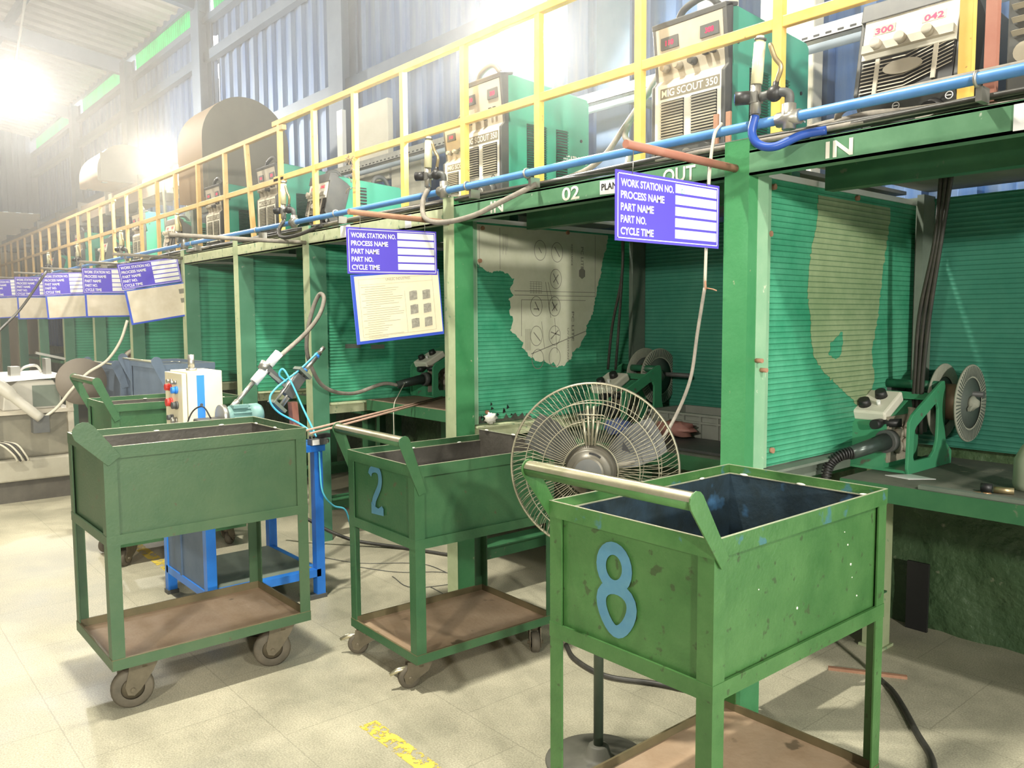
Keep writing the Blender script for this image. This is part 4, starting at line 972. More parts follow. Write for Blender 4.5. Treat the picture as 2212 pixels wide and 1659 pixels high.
def mig_auto(label, x, y, W=.30, H=.50, D=.55, body=DGREY, tilt=0, group='welding machines on the walkway'):
    t = thing('welding_machine', label, 'welding machine', (x, y, 2.09), group=group)
    b = MB().prism([(.02, .02), (D, .02), (D, H-.05), (D-.02, H-.03), (.10, H), (.08, H), (.0, .2)], W-.012, (.006, 0, 0), (0, 1, 0), (0, 0, 1))
    part('cabinet', b, body, t, True, .006)
    pr = [(-.035, .15), (.04, .02), (.10, .10), (.16, .30), (.17, H*.84), (.14, H*.90), (.05, H+.01), (.02, H+.01)]
    part('front_surround', MB().prism(pr, .016, (-.002, 0, 0), (0, 1, 0), (0, 0, 1)).prism(pr, .016, (W-.014, 0, 0), (0, 1, 0), (0, 0, 1)).prism([(.0, H-.04), (.03, H-.03), (.09, H+.004), (.06, H+.022), (.015, H+.022)], W, (0, 0, 0), (0, 1, 0), (0, 0, 1)), DGREY, t, True, .004)
    U = (1, 0, 0); V = Vector((0, .055/(H-.15), 1)).normalized(); O = Vector((0, -.035, .15))
    m = frame_m(O, U, V)
    def on(mb): return mb.xf(m)
    hh = H-.15
    cp = part('control_panel', on(MB().box(.016, W-.016, hh*.40, hh*.95, -.01, .006)), CREAMP, t, True)
    part('knob_shelf', on(MB().box(.02, W-.02, hh*.46, hh*.56, .0, .022)), GREYP, cp, True)
    for a, s in ((.14, '300'), (.62, '042')):
        d = part('meter_window', on(MB().box(W*a, W*(a+.22), hh*.68, hh*.78, .005, .0075)), GREYP, cp, True)
        part('led_digits', on(text(s, W*.18, hh*.075, .02).xf(Matrix.Translation((W*(a+.02), hh*.69, .0085)))), LED, d, True)
    part('title_letters', on(text('MIG SCOUT 400 AUTO', W*.78, hh*.055, .01).xf(Matrix.Translation((W*.12, hh*.86, .0072)))), WHITE, cp, True)
    for a in (.22, .46, .72):
        part('dial_knob', on(MB().cyl((W*a, hh*.53, .015), (W*a, hh*.53, .045), .017, 14)), GREYP, cp, True)
    g = part('grille', on(MB().box(.016, W-.016, -.02, hh*.40, -.006, .0)), BLK, t, True)
    sl = MB()
    for k in range(9):
        z0 = -.005+k*hh*.045; 
        for (xa, xb, sa, sb) in ((.02, W*.5, 0, 0), (W*.5, W-.02, 0, hh*.16)):
            if sb and z0+sb > hh*.42: pass
            sl.add([(xa, z0+sa, .006), (xb, z0+sb, .006), (xb, z0+sb+.006, .002), (xa, z0+sa+.006, .002)], [[0, 1, 2, 3]])
    part('grille_slats', on(sl), GREYP, g, True)
    part('grille_rib', on(MB().box(W*.20, W*.24, -.02, hh*.38, .002, .008)), GREYP, g, True)
    part('grille_rib', on(MB().box(W*.76, W*.80, -.0, hh*.40, .002, .008)), GREYP, g, True)
    el = [(W*.48+W*.19*math.cos(2*PI*k/24), hh*.22+hh*.085*math.sin(2*PI*k/24)) for k in range(24)]
    part('badge_plate', on(MB().prism(el, .006, (0, 0, .006), (1, 0, 0), (0, 1, 0))), GREYP, g, True)
    part('lower_front', MB().prism([(-.03, .14), (.04, .02), (.06, .02), (.0, .15)], W-.03, (.015, 0, 0), (0, 1, 0), (0, 0, 1)), DGREY, t, True)
    for a in (.25, .75):
        s = part('output_socket', MB().cyl((W*a, .02, .075), (W*a, -.035, .055), .030, 16), BLK, t, True)
        mk = MB().tube([(W*a+.05+.011*math.cos(2*PI*k/16), -.012, .095+.011*math.sin(2*PI*k/16)) for k in range(16)], .0018, 4, True).box(W*a+.043, W*a+.057, -.0138, -.012, .0935, .0965)
        part('terminal_mark', mk, WHITE, t, True)
    p = part('side_louvre', MB().prism([(.20, .12), (.30, .12), (.30, .34), (.24, .34)], .002, (W-.0062, 0, 0), (0, 1, 0), (0, 0, 1)), BLK, t, True)
    ls = MB()
    for k in range(10): ls.box(W-.004, W-.001, .20+.004*k, .30, .125+k*.022, .131+k*.022)
    part('louvre_slats', ls, body, p, True)
    tt = text('miGATRONiC', .15, .030, .02); tt.xf(frame_m((W-.0045, D-.22, H*.30), (0, 1, 0), (0, 0, 1))); part('brand_letters', tt, WHITE, t, True)
    for yy in (.10, D-.12):
        part('carry_handle', MB().tube(spline([(W*.5, yy-.05, H-.02), (W*.5, yy-.02, H+.045), (W*.5, yy+.05, H+.05), (W*.5, yy+.10, H-.02)], 6), .016, 8), DGREY, t, True)
    part('foot', MB().box(.02, .06, .06, D-.03, 0, .02), BLK, t, True)
    part('foot', MB().box(W-.06, W-.02, .06, D-.03, 0, .02), BLK, t, True)
    return t
w1 = mig_auto('grey welding machine with two red displays at the right', -1.40, 2.74, .33, .43, .50, M('grey_welder_enamel', (.24, .27, .28), .45, col2=(.30, .33, .33), scale=4))
w5 = mig_auto('green welding machine with dark slanted front beside the third regulator', -5.47, 2.74, .30, .40, .60, WGREEN)
w6 = dup(w2, (-6.36, 2.76, 2.09), 0, 'green welding machine with tall cream front left of the third regulator')
for i, (x, y, src, lab) in enumerate(((-7.55, 2.78, w2, 'green welding machine above the fourth booth post'), (-8.7, 2.76, w5, 'welding machine above the fifth booth post'), (-9.9, 2.8, w2, 'hazy green welding machine below the small flood lamp'), (-11.2, 2.76, w5, 'distant green welding machine, third from the far end'), (-12.6, 2.8, w2, 'distant green welding machine, second from the far end'), (-14.2, 2.76, w5, 'farthest green welding machine on the walkway'))):
    dup(src, (x, y, 2.09), 0, lab)
# big louvred power unit cut by the right edge
t = thing('louvred_power_unit', 'grey louvred power unit cut off by the right picture edge', 'welding machine', (-.98, 2.74, 2.09))
part('cabinet', MB().box(-.955, -.55, 2.76, 3.3, 2.11, 2.75), DGREY, t, bevel=.006)
part('louvre_slats', louvre(MB(), -.94, -.57, 2.32, 2.74, 2.758, 11, .018), GREYP, t)
part('cable_gland', MB().cyl((-.90, 2.76, 2.27), (-.90, 2.735, 2.27), .03, 16), GREYP, t)
part('foot', MB().box(-.95, -.90, 2.78, 3.28, 2.09, 2.11), BLK, t); part('foot', MB().box(-.60, -.56, 2.78, 3.28, 2.09, 2.11), BLK, t)
for i, x in enumerate((-1.905, -1.85)):
    solo('rusty_flat_bar', MB().box(x, x+.02, 2.62, 2.63, 2.088, 2.26), RUST, ['rusty flat bar standing before the green welding machine, left one', 'rusty flat bar standing before the green welding machine, right one'][i], 'bar')
solo('plastic_sheet', MB().prism([(-1.13, 2.56), (-.98, 2.54), (-.78, 2.60), (-.80, 2.70), (-1.10, 2.70)], .03, (0, 0, 2.092)), PLAST, 'crumpled clear plastic on the walkway edge at the right', 'plastic')
for i, (a, b, c, lab) in enumerate((((-1.42, 2.64, 2.12), (-1.30, 2.52, 2.165), (-.80, 2.50, 2.17), 'grey welding cable draped over the blue pipe at the right'), ((-1.5, 2.56, 2.10), (-1.3, 2.55, 2.13), (-1.18, 2.70, 2.15), 'grey cable running from the beam to the grey machine'), ((-1.55, 2.55, 2.10), (-1.42, 2.60, 2.14), (-1.05, 2.68, 2.14), 'thick grey cable behind the blue pipe at the right'))):
    solo('welding_cable', MB().tube(spline([a, b, c], 8), .012, 8), CABLE, lab, 'cable', base=a)
solo('welding_cable', MB().tube(spline([(-3.0, 2.74, 2.14), (-2.75, 2.85, 2.22), (-2.62, 2.95, 2.42), (-2.60, 3.3, 2.86)], 8), .014, 8), CABLE, 'grey cable rising from the walkway between two machines', 'cable', base=(-3.0, 2.74, 2.14))
solo('welding_cable', MB().tube(spline([(-2.45, 2.74, 2.12), (-2.55, 2.88, 2.28), (-2.62, 2.95, 2.40), (-2.58, 3.3, 2.84)], 8), .014, 8), CABLE, 'second grey cable rising beside the first between two machines', 'cable', base=(-2.45, 2.74, 2.12))
# cable tray and conduit along the wall
t = thing('cable_tray', 'galvanised perforated cable tray along the blue wall', 'cable tray', (-6, 3.72, 2.8))
part('tray_channel', MB().box(-14, .2, 3.66, 3.80, 2.80, 2.805).box(-14, .2, 3.66, 3.665, 2.80, 2.86).box(-14, .2, 3.795, 3.80, 2.80, 2.86), GALV, t)
sl = MB(); x = -9.
while x < .1: sl.box(x, x+.03, 3.659, 3.6605, 2.812, 2.822); x += .06
part('perforation', sl, BLK, t)['kind'] = 'stuff'
for x in (-1.7, -3.3, -5, -7, -9): part('tray_bracket', MB().box(x-.02, x+.02, 3.70, 4.02, 2.76, 2.80), BGREY, t)
solo('wall_conduit', MB().tube([(.2, 3.62, 2.745), (-14, 3.62, 2.745)], .02, 10), M('grey_blue_conduit', (.34, .40, .46), .5), 'grey blue conduit running below the cable tray', 'conduit')
# boards and pale pillars against the blue wall
for i, (a, b) in enumerate(((-3.02, -2.80), (-2.60, -2.28))):
    solo('concrete_pillar', MB().box(a, b, 3.98, 4.08, 2.1, 5.28), CONC, ['pale concrete pillar behind the green machine, left one', 'pale concrete pillar behind the green machine, right one'][i], 'pillar', bevel=.01)
solo('white_panel_board', MB().box(-6.60, -6.10, 3.80, 3.86, 2.7, 3.38), CONC, 'white board leaning behind the railing against the blue wall', 'board', bevel=.01)
solo('cream_strip', MB().box(-7.02, -6.92, 3.82, 3.86, 2.6, 3.44), WHITE, 'narrow white strip fixed beside the blue wall column', 'strip')
for x in (-6.8,): solo('white_panel_board', MB().box(-6.05, -5.60, 3.80, 3.84, 2.15, 2.9), CONC, 'lower white board behind the cable tray', 'board')

# ================================================================== signs
def sign(label, x, y0, z0, W=.505, H=.215, rx=0, folder=None, number=None, fl_rx=0, detail=True):
    """board in the yz plane facing +x, hung at its top corner (x, y0, z0 = top left)"""
    t = thing('work_station_sign', label, 'sign', (x, y0, z0), rot=(rx, 0, 0), group='hanging work station signs')
    def on(mb): return mb.xf(Matrix(((0, 0, 1, 0), (1, 0, 0, 0), (0, 1, 0, 0), (0, 0, 0, 1))))
    part('board', on(MB().box(0, W, -H, 0, -.002, .002)), SIGNB, t, True)
    ln = MB(); e = .008; w = .003
    for a, b, c, d in ((e, W-e, -e-w, -e), (e, W-e, -H+e, -H+e+w), (e, e+w, -H+e, -e), (W-e-w, W-e, -H+e, -e)): ln.box(a, b, c, d, .002, .0026)
    part('border_line', on(ln), WHITE, t, True)
    rows = ['WORK STATION NO.', 'PROCESS NAME', 'PART NAME', 'PART NO.', 'CYCLE TIME']
    wd = [.245, .20, .15, .115, .15]; h = (H-.030)/5
    for i, s in enumerate(rows):
        zt = -.016-i*h
        part('white_field', on(MB().box(W*.545, W-.016, zt-h+.008, zt, .002, .0028)), WHITE, t, True)
        part('lettering', on(text(s, wd[i]*W/.505, h*.64, .026).xf(Matrix.Translation((.022, zt-h*.86, .0024)))), WHITE, t, True)
    if number: part('handwritten_number', on(text(number, .016, .018).xf(Matrix.Translation((W*.60, -.016-h*.85, .003)))), GREENINK, t, True)
    for a in (.14, .86):
        part('hanging_wire', on(MB().tube([(W*a, -.008, .004), (W*a, .02, .006), (W*a+.006, .07, .002)], .0012, 5)), STEEL, t, True)
    if folder:
        def onf(mb):
            return mb.xf(Matrix.Translation((0, 0, -H)) @ Matrix.Rotation(fl_rx, 4, 'X') @ Matrix(((0, 0, 1, 0), (1, 0, 0, 0), (0, 1, 0, 0), (0, 0, 0, 1))))
        FW, FH = folder
        f = part('document_folder', onf(MB().box(.012, .012+FW, -FH, -.006, -.003, .001)), SIGNE, t, True, .003)
        pp = part('paper_sheet', onf(MB().box(.030, .004+FW, -FH+.015, -.016, .001, .0018)), PAPER if detail == 'full' else PAPERT, f, True)
        if detail == 'full':
            part('sheet_title', onf(text('UNILEC INDUSTRIES', .14, .012, .0).xf(Matrix.Translation((.20, -.045, .0022)))), INK, pp, True)
            lines = MB()
            for k in range(24):
                y = -.07-k*.0105; x0 = .06+(.02 if k % 3 else 0)
                lines.box(x0, x0+.09+.14*random.random(), y, y+.0016, .0018, .0021)
            for a, b, c, d in ((.05, .47, -.032, -.0312), (.05, .47, -FH+.03, -FH+.031), (.05, .051, -FH+.03, -.032), (.47, .471, -FH+.03, -.032), (.30, .301, -FH+.03, -.10), (.05, .47, -.058, -.0574)): lines.box(a, b, c, d, .0018, .0021)
            part('ruled_lines', onf(lines), INKL, pp, True)
            for i in range(3):
                for j in range(2):
                    x0, y0_ = .325+.078*j, -.15-.068*i
                    part('printed_photo', onf(MB().prism([(x0, y0_), (x0+.046, y0_+.004), (x0+.048, y0_+.046), (x0+.03, y0_+.048), (x0+.002, y0_+.044)], .0006, (0, 0, .0018))), M('print_photo_grey', (.20, .19, .16), .6, col2=(.45, .42, .34), scale=60), pp, True)
        else:
            for i in range(2):
                part('printed_photo', onf(MB().box(FW-.075, FW-.02, -.10-.08*i, -.06-.08*i, .0018, .0022)), INK, pp, True)
    return t
sign('blue work station sign with 01 written, under the red-brown bar', -1.70, 1.855, 1.945, .52, .212, number='01')
sign('blue work station sign with a cream paper sheet in a blue folder', -3.40, 1.885, 1.925, .505, .215, folder=(.505, .335), detail='full', fl_rx=R(4), rx=R(1))
sign('strongly tilted work station sign with tan sleeve, over the far doorway', -7.36, 1.93, 1.965, .50, .215, folder=(.53, .30), rx=R(9.5))
sign('work station sign left of the strongly tilted one, level and glossy', -8.95, 2.02, 2.02, .50, .25, folder=(.50, .24), rx=R(1))
sign('work station sign with curled tan sleeve, third from the left edge', -10.46, 1.95, 2.035, .50, .25, folder=(.50, .27), rx=R(3))
sign('work station sign overlapping its neighbour, second from the left edge', -12.0, 1.93, 2.06, .50, .25, folder=(.50, .29), rx=R(1))
sign('work station sign cut by the left picture edge', -13.6, 1.86, 2.08, .50, .25, folder=(.50, .30), rx=R(4))
BARS = [('red-brown sign bar on the rightmost post', (-1.70, 2.47, 2.015), (-1.70, 1.90, 2.025), REDO), ('brown sign bar on the second post', (-3.40, 2.47, 1.985), (-3.40, 1.90, 1.995), RUST), ('grey bar without a sign on the third post', (-4.99, 2.47, 2.0), (-4.99, 1.60, 2.0), CABLE), ('grey sign bar above the strongly tilted sign', (-7.36, 2.47, 2.04), (-7.36, 1.90, 2.05), CABLE),
        ('sign bar on the sixth post', (-8.95, 2.47, 2.07), (-8.95, 2.0, 2.08), CABLE), ('sign bar on the seventh post', (-10.46, 2.47, 2.08), (-10.46, 1.95, 2.09), CABLE), ('sign bar on the eighth post', (-12.0, 2.47, 2.10), (-12.0, 1.93, 2.11), CABLE), ('sign bar on the ninth post', (-13.6, 2.47, 2.11), (-13.6, 1.86, 2.12), CABLE)]
for lab, a, b, m in BARS:
    solo('sign_bar', MB().cyl(a, b, .0135, 10), m, lab, 'bar', 'sign bars on the booth posts', base=a)

# ================================================================== wire feeders and spools
def feeder(label, x, y, z, rz=0, open_back=False):
    t = thing('wire_feeder', label, 'wire feeder', (x, y, z), rz, 'green wire feeders on the benches')
    W, L, H = .27, .35, .33
    def prof(s=1.0):
        return [(0, .02), (.01, .0), (.40, .0), (.40, .05), (.345, .085), (.325, .14), (.32, .30), (.31, .325), (.29, .325), (.03, .215), (.005, .19)]
    hole = [(.045, .060), (.055, .045), (.20, .045), (.235, .065), (.255, .10), (.26, .15), (.26, .22), (.245, .243), (.22, .238), (.065, .170), (.047, .150)]
    for xx in (0, W-.012):
        part('side_frame', MB().prism(prof(), .012, (xx, 0, 0), (0, 1, 0), (0, 0, 1), hole if xx else None), FGREEN, t, True, .003)
    part('housing', MB().prism([(.012, .004), (.31, .004), (.31, .25), (.20, .25), (.035, .185), (.012, .165)], W*.60, (.010, 0, 0), (0, 1, 0), (0, 0, 1)), FGREEN, t, True)
    part('floor_pan', MB().box(.012, W-.012, .01, .39, .002, .012), FGREEN, t, True)
    part('top_handle', MB().cyl((.012, .30, .305), (W-.012, .30, .305), .018, 12), M('handle_dark_green', (.02, .12, .06), .45), t, True)
    part('top_bar', MB().bar((.012, .225, .268), (W-.012, .225, .268), .05, .006, (0, -.4, 1)), FGREEN, t, True)
    V = Vector((0, .86, .42)).normalized()
    m = frame_m((.02, .02, .205), (1, 0, 0), V)
    cp = part('control_box', MB().box(.0, W*.55, .0, .165, -.03, .012).xf(m), CREAMP, t, True, .008)
    for a, b in ((.05, .045), (.085, .115)):
        part('control_knob', MB().cyl((a, b, .012), (a, b, .038), .024, 14, .020).xf(m), BLK, cp, True)
    part('toggle', MB().cyl((.10, .055, .012), (.104, .052, .03), .008, 8).xf(m), WHITE, cp, True)
    # torch socket at the front
    tz = .115
    part('torch_socket', MB().cyl((W*.70, .02, tz), (W*.70, -.02, tz), .042, 18), DGREY, t, True)
    th = MB().tube([(W*.70, -.015, tz), (W*.70-.02, -.10, tz-.012), (W*.70-.05, -.19, tz-.03)], [.032, .027, .024], 14)
    part('torch_plug', th, M('torch_plug_dark', (.05, .07, .06), .3, .3), t, True)
    part('gas_knob', MB().cyl((W*.55, .03, .175), (W*.55, -.03, .175), .018, 10).cyl((W*.55, .03, .175), (W*.80, .06, .18), .016, 10), BLK, t, True)
    # drive rolls
    dr = MB().box(W*.63, W*.66, .03, .24, .03, .20)
    part('drive_plate', dr, DUST, t, True)
    for a, b, r in ((.10, .085, .026), (.17, .085, .026), (.10, .135, .022), (.17, .135, .022)):
        part('drive_roll', MB().lathe([(0, .0), (r, .0), (r*1.05, .012), (r*.6, .024), (0, .028)], 16, (W*.66, a, b), (1, 0, 0)), DUST, t, True)
    part('pressure_arm', MB().tube(spline([(W*.72, .15, .15), (W*.72, .18, .19), (W*.72, .19, .225)], 4), [.012]*8+[.016], 8), DUST, t, True)
    part('spool_axle', MB().cyl((.05, .44, .27), (W+.10, .44, .27), .012, 10).bar((.05, .30, .29), (.05, .45, .27), .02, .03), DGREY, t, True)
    return t
def spool(label, x, y, z, r=.165, w=.11):
    """wire spool on the feeder axle, axis along x"""
    t = thing('wire_spool', label, 'spool', (x, y, z), group='wire spools on the feeders')
    for sx in (0, w):
        f = part('spool_flange', MB().lathe([(r*.66, -.003), (r, -.004), (r+.002, 0), (r, .004), (r*.66, .003)], 48, (sx, 0, 0), (1, 0, 0)), SPOOL, t, True)
        rb = MB()
        for k in range(60):
            a = 2*PI*k/60; s = .0046 if sx else -.0046
            rb.bar((sx+s, r*.70*math.cos(a), r*.70*math.sin(a)), (sx+s, r*.97*math.cos(a), r*.97*math.sin(a)), .004, .002, (1, 0, 0))
        part('flange_ribs', rb, SPOOLD, f, True)
        part('inner_disc', MB().lathe([(0, -.003), (r*.67, -.003), (r*.67, .003), (0, .003)], 36, (sx-.003, 0, 0), (1, 0, 0)), SPOOLD, f, True)
    part('wound_wire', MB().lathe([(.05, .004), (r*.48, .004), (r*.48, w-.004), (.05, w-.004)], 36, (0, 0, 0), (1, 0, 0)), M('dusty_copper_wire', (.30, .18, .11), .55, .5, col2=(.22, .17, .12), scale=20), t, True)
    part('spool_hub', MB().lathe([(0, w), (.030, w), (.034, w+.012), (.022, w+.022), (.014, w+.034), (0, w+.034)], 18, (0, 0, 0), (1, 0, 0)).bar((w+.012, -.045, -.025), (w+.012, .0, 0), .014, .012, (1, 0, 0)), SPOOL, t, True)
    return t
f1 = feeder('green wire feeder on the right-hand bench beside white paper', -1.73, 3.31, .86)
f1.scale = (1.06, 1.06, 1.12)
dup(f1, (-3.31, 3.36, .86), 0, 'green wire feeder behind the pedestal fan')
dup(f1, (-4.93, 3.22, .95), 0, 'green wire feeder left of the second post on the rusty bench')
s1 = spool('dusty wire spool on the right-hand feeder', -1.49, 3.745, 1.125)
dup(s1, (-3.235, 3.80, 1.15), 0, 'dark wire spool above the pedestal fan')
CP = spline([(-1.578, 3.118, .958), (-1.605, 3.075, .948), (-1.632, 3.045, .915), (-1.640, 3.03, .86), (-1.640, 3.03, .78), (-1.635, 3.035, .55), (-1.63, 3.03, .30)], 10)
solo('torch_cable', MB().tube(CP, .014, 10), BCABLE, 'black torch cable dropping from the right-hand feeder', 'cable', base=(-1.578, 3.118, .958))
sp = MB()
for k in range(1, 34, 2):
    d = (CP[k+1]-CP[k-1]).normalized(); a_ = d.cross(Vector((0, 1, .3))).normalized(); b_ = d.cross(a_)
    sp.tube([CP[k]+(a_*math.cos(2*PI*j/14)+b_*math.sin(2*PI*j/14))*(.021-.00015*k) for j in range(14)], .0045, 6, True)
solo('cable_sleeve', sp, BLK, 'black ribbed strain relief on the right-hand torch cable', 'sleeve')['kind'] = 'thing'
solo('torch_cable', MB().tube(spline([(-4.78, 3.02, 1.045), (-4.78, 2.90, 1.06), (-4.75, 2.649, 1.012), (-4.7, 2.424, 1.074), (-4.65, 2.303, 1.242), (-4.6, 2.266, 1.387), (-4.55, 2.283, 1.555), (-4.5, 2.306, 1.648), (-4.45, 2.31, 1.622), (-4.38, 2.241, 1.526), (-4.28, 2.101, 1.421), (-4.16, 1.882, 1.296)], 9), .0125, 10), CABLE, 'grey hose looping up before the third post down to the machine arm', 'hose', base=(-4.76, 3.02, 1.035))
for i in range(3):
    solo('hanging_cable', MB().tube(spline([(-1.36-.02*i, 3.42, 2.06), (-1.40-.012*i, 3.44, 1.8), (-1.46-.02*i, 3.5, 1.5), (-1.50-.016*i, 3.55, 1.22), (-1.53-.02*i, 3.62, .99)], 7), .009, 8), BCABLE, ['black cable hanging behind the right feeder, rightmost of three', 'black cable hanging behind the right feeder, middle of three', 'black cable hanging behind the right feeder, leftmost of three'][i], 'cable', base=(-1.36-.02*i, 3.42, 2.06))
for i in range(2):
    solo('hanging_cable', MB().tube(spline([(-3.05-.02*i, 3.40, 2.06), (-3.08, 3.42, 1.75), (-3.14-.05*i, 3.46, 1.45), (-3.20-.06*i, 3.50, 1.20)], 7), .008, 8), BCABLE, ['black cable hanging above the feeder behind the fan, right one', 'black cable hanging above the feeder behind the fan, left one'][i], 'cable', base=(-3.05-.02*i, 3.40, 2.06))

# crate on the middle bench
def crate():
    t = thing('plastic_crate', 'grey ribbed plastic crate on the bench behind the fan', 'crate', (-2.62, 3.68, .861))
    x0, x1, y0, y1, z0, z1 = -2.93, -2.35, 3.48, 3.80, .861, .995
    part('crate_walls', MB().box(x0, x1, y0, y0+.01, z0, z1).box(x0, x1, y1-.01, y1, z0, z1).box(x0, x0+.01, y0, y1, z0, z1).box(x1-.01, x1, y0, y1, z0, z1).box(x0, x1, y0, y1, z0, z0+.006), CRATE, t)
    part('crate_rim', MB().box(x0-.01, x1+.01, y0-.014, y0+.004, z1-.012, z1).box(x0-.01, x1+.01, y1-.004, y1+.012, z1-.012, z1).box(x0-.012, x0+.004, y0, y1, z1-.012, z1).box(x1-.004, x1+.012, y0, y1, z1-.012, z1), CRATE, t)
    part('crate_ledge', MB().box(x0-.008, x1+.008, y0-.012, y0, z1-.05, z1-.040), CRATE, t)
    for k in range(6):
        x = x0+.02+k*.108
        part('crate_rib', MB().box(x, x+.012, y0-.011, y0, z0, z1-.012), CRATE, t)
    mk = MB(); o = (x0+.155, y0-.001, z0+.03)
    mk.ribbon([(0, .035), (0, 0), (.05, 0), (.05, .035)], .004, o, (1, 0, 0), (0, 0, 1)).ribbon([(.012, .028), (.03, .030), (.022, .012), (.040, .010)], .005, o, (1, 0, 0), (0, 0, 1)).box(o[0]+.005, o[0]+.045, y0-.002, y0-.001, o[2]-.012, o[2]-.008)
    part('crate_emblem', mk, WHITE, t)
crate()
solo('white_paper', MB().prism([(-1.50, 3.235), (-1.40, 3.22), (-1.33, 3.30), (-1.44, 3.33)], .002, (0, 0, .861)), WHITE, 'white paper scrap under the edge of the right feeder', 'paper')
solo('torch_nozzle', MB().cyl((-1.09, 3.20, .873), (-1.03, 3.22, .873), .012, 14), BRASS, 'small brass torch nozzle lying on the right bench', 'nozzle')
solo('nozzle_holder', MB().cyl((-1.13, 3.19, .877), (-1.095, 3.20, .877), .016, 12), BLK, 'black nozzle holder lying beside the brass nozzle', 'nozzle')
for i, x in enumerate((-1.13, -1.10)):
    solo('contact_tip', MB().cyl((x, 3.12+.012*i, .866), (x+.02, 3.135+.012*i, .866), .0055, 10), COPPER, ['copper contact tip on the right bench, left of the pair', 'copper contact tip on the right bench, right of the pair'][i], 'tip')
solo('pale_bottle', MB().lathe([(0, 0), (.055, 0), (.06, .02), (.058, .11), (.035, .16), (.018, .18), (.018, .2), (0, .2)], 20, (-1.02, 3.36, .861)), M('pale_bottle_plastic', (.42, .46, .33), .4), 'pale rounded bottle at the right picture edge', 'bottle')
def rag(name, label, cat, c, r, mat, sc=(1, 1, .5), seed=1):
    rr = random.Random(seed); mb = MB().ball((0, 0, 0), r, 16)
    for i, p in enumerate(mb.v): mb.v[i] = Vector((p.x*sc[0], p.y*sc[1], p.z*sc[2]))*(1+.35*math.sin(p.x*90/r*.03+seed)*math.sin(p.y*70/r*.03+i))
    z0 = min(p.z for p in mb.v)
    mb.v = [p+Vector((c[0], c[1], c[2]-z0)) for p in mb.v]
    return solo(name, mb, mat, label, cat)
rag('white_tissue', 'crumpled white tissue on the ledge under the torn film', 'tissue', (-3.36, 2.70, .937), .035, RAGW, (.6, 1.1, .8), 3)
rag('blue_glove', 'blue cloth glove lying on the bench behind the fan', 'glove', (-2.95, 3.25, .861), .08, RAGB, (1.2, .8, .5), 5)
rag('leather_glove', 'brown red leather glove on the bench behind the fan', 'glove', (-2.68, 3.38, .873), .085, RAGR, (1.5, .7, .45), 6)
rag('dark_rag', 'dark grey rag beside the grey crate', 'rag', (-3.02, 3.62, .861), .06, CABLE, (.8, 1, .8), 9)
for i, dx in enumerate((0, .03)):
    solo('steel_rod', MB().cyl((-4.49+dx, 3.19, .972), (-3.86+dx*1.5, 1.88, .93-.012*i), .006, 8), RUSTP, ['thin rusty rod jutting from the bench, left one', 'thin rusty rod jutting from the bench, right one'][i], 'rod', base=(-4.49+dx, 3.19, .96))
solo('wire_strand', MB().tube(spline([(-4.68, 3.02, 1.07), (-4.55, 2.88, 1.0), (-4.48, 2.80, .93), (-4.47, 2.79, .70), (-4.50, 2.78, .45)], 7), .003, 6), WCABLE, 'thin pale wire hanging over the rusty bench edge', 'wire', base=(-4.68, 3.02, 1.07))
# floor cables
solo('floor_hose', MB().tube(spline([(-2.60, 2.52, .012), (-2.46, 2.44, .012), (-2.26, 2.42, .012), (-2.08, 2.52, .012), (-1.9, 2.60, .012), (-1.74, 2.72, .012)], 8), .011, 8), BCABLE, 'black hose lying on the floor behind the fan base', 'hose', base=(-2.26, 2.42, 0))
solo('floor_cable', MB().tube(spline([(-1.62, 3.40, .45), (-1.60, 3.36, .15), (-1.55, 3.30, .014), (-1.40, 3.16, .012), (-1.22, 2.93, .012), (-1.06, 2.70, .012), (-.9, 2.2, .012)], 8), .012, 8), BCABLE, 'black cable running over the floor to the lower right corner', 'cable', base=(-1.55, 3.30, 0))
solo('floor_cable', MB().tube(spline([(-5.05, 2.28, .30), (-4.92, 2.40, .18), (-4.74, 2.60, .05), (-4.45, 2.82, .012), (-4.0, 3.0, .012)], 8), .012, 8), BCABLE, 'black cable crossing the floor behind the blue stand', 'cable', base=(-4.45, 2.8, 0))
solo('drop_cable', MB().tube(spline([(-2.56, 2.66, .70), (-2.555, 2.66, .4), (-2.54, 2.66, .2), (-2.50, 2.62, .015)], 6), .010, 8), BCABLE, 'black cable hanging down behind cart 2 to the floor', 'cable', base=(-2.50, 2.62, 0))
for i in range(4):
    r0 = random.Random(i)
    solo('stray_wire', MB().tube(spline([(-4.6+.3*i, 2.35+.06*i, .004), (-4.35+.3*i, 2.55-.1*r0.random(), .004), (-4.1+.25*i, 2.58+.2*r0.random(), .004), (-3.8+.2*i, 2.75, .004)], 6), .0022, 5), DGREY, 'thin stray wire on the floor between the blue stand and cart 2', 'wire', 'stray wires on the floor', base=(-4.4+.3*i, 2.5, 0))
def worn_paint():
    m = YPAINT; nt = m.node_tree; L = nt.links.new
    b = nt.nodes['Principled BSDF']; out = nt.nodes['Material Output']
    tc = nt.nodes.new('ShaderNodeTexCoord'); n = nt.nodes.new('ShaderNodeTexNoise')
    n.inputs['Scale'].default_value = 16; n.inputs['Detail'].default_value = 8; n.inputs['Roughness'].default_value = .75
    L(tc.outputs['Object'], n.inputs[0])
    g = nt.nodes.new('ShaderNodeMath'); g.operation = 'GREATER_THAN'; g.inputs[1].default_value = .50
    L(n.outputs[0], g.inputs[0])
    tr = nt.nodes.new('ShaderNodeBsdfTransparent'); ms = nt.nodes.new('ShaderNodeMixShader')
    L(g.outputs[0], ms.inputs[0]); L(tr.outputs[0], ms.inputs[1]); L(b.outputs[0], ms.inputs[2]); L(ms.outputs[0], out.inputs[0])
worn_paint()
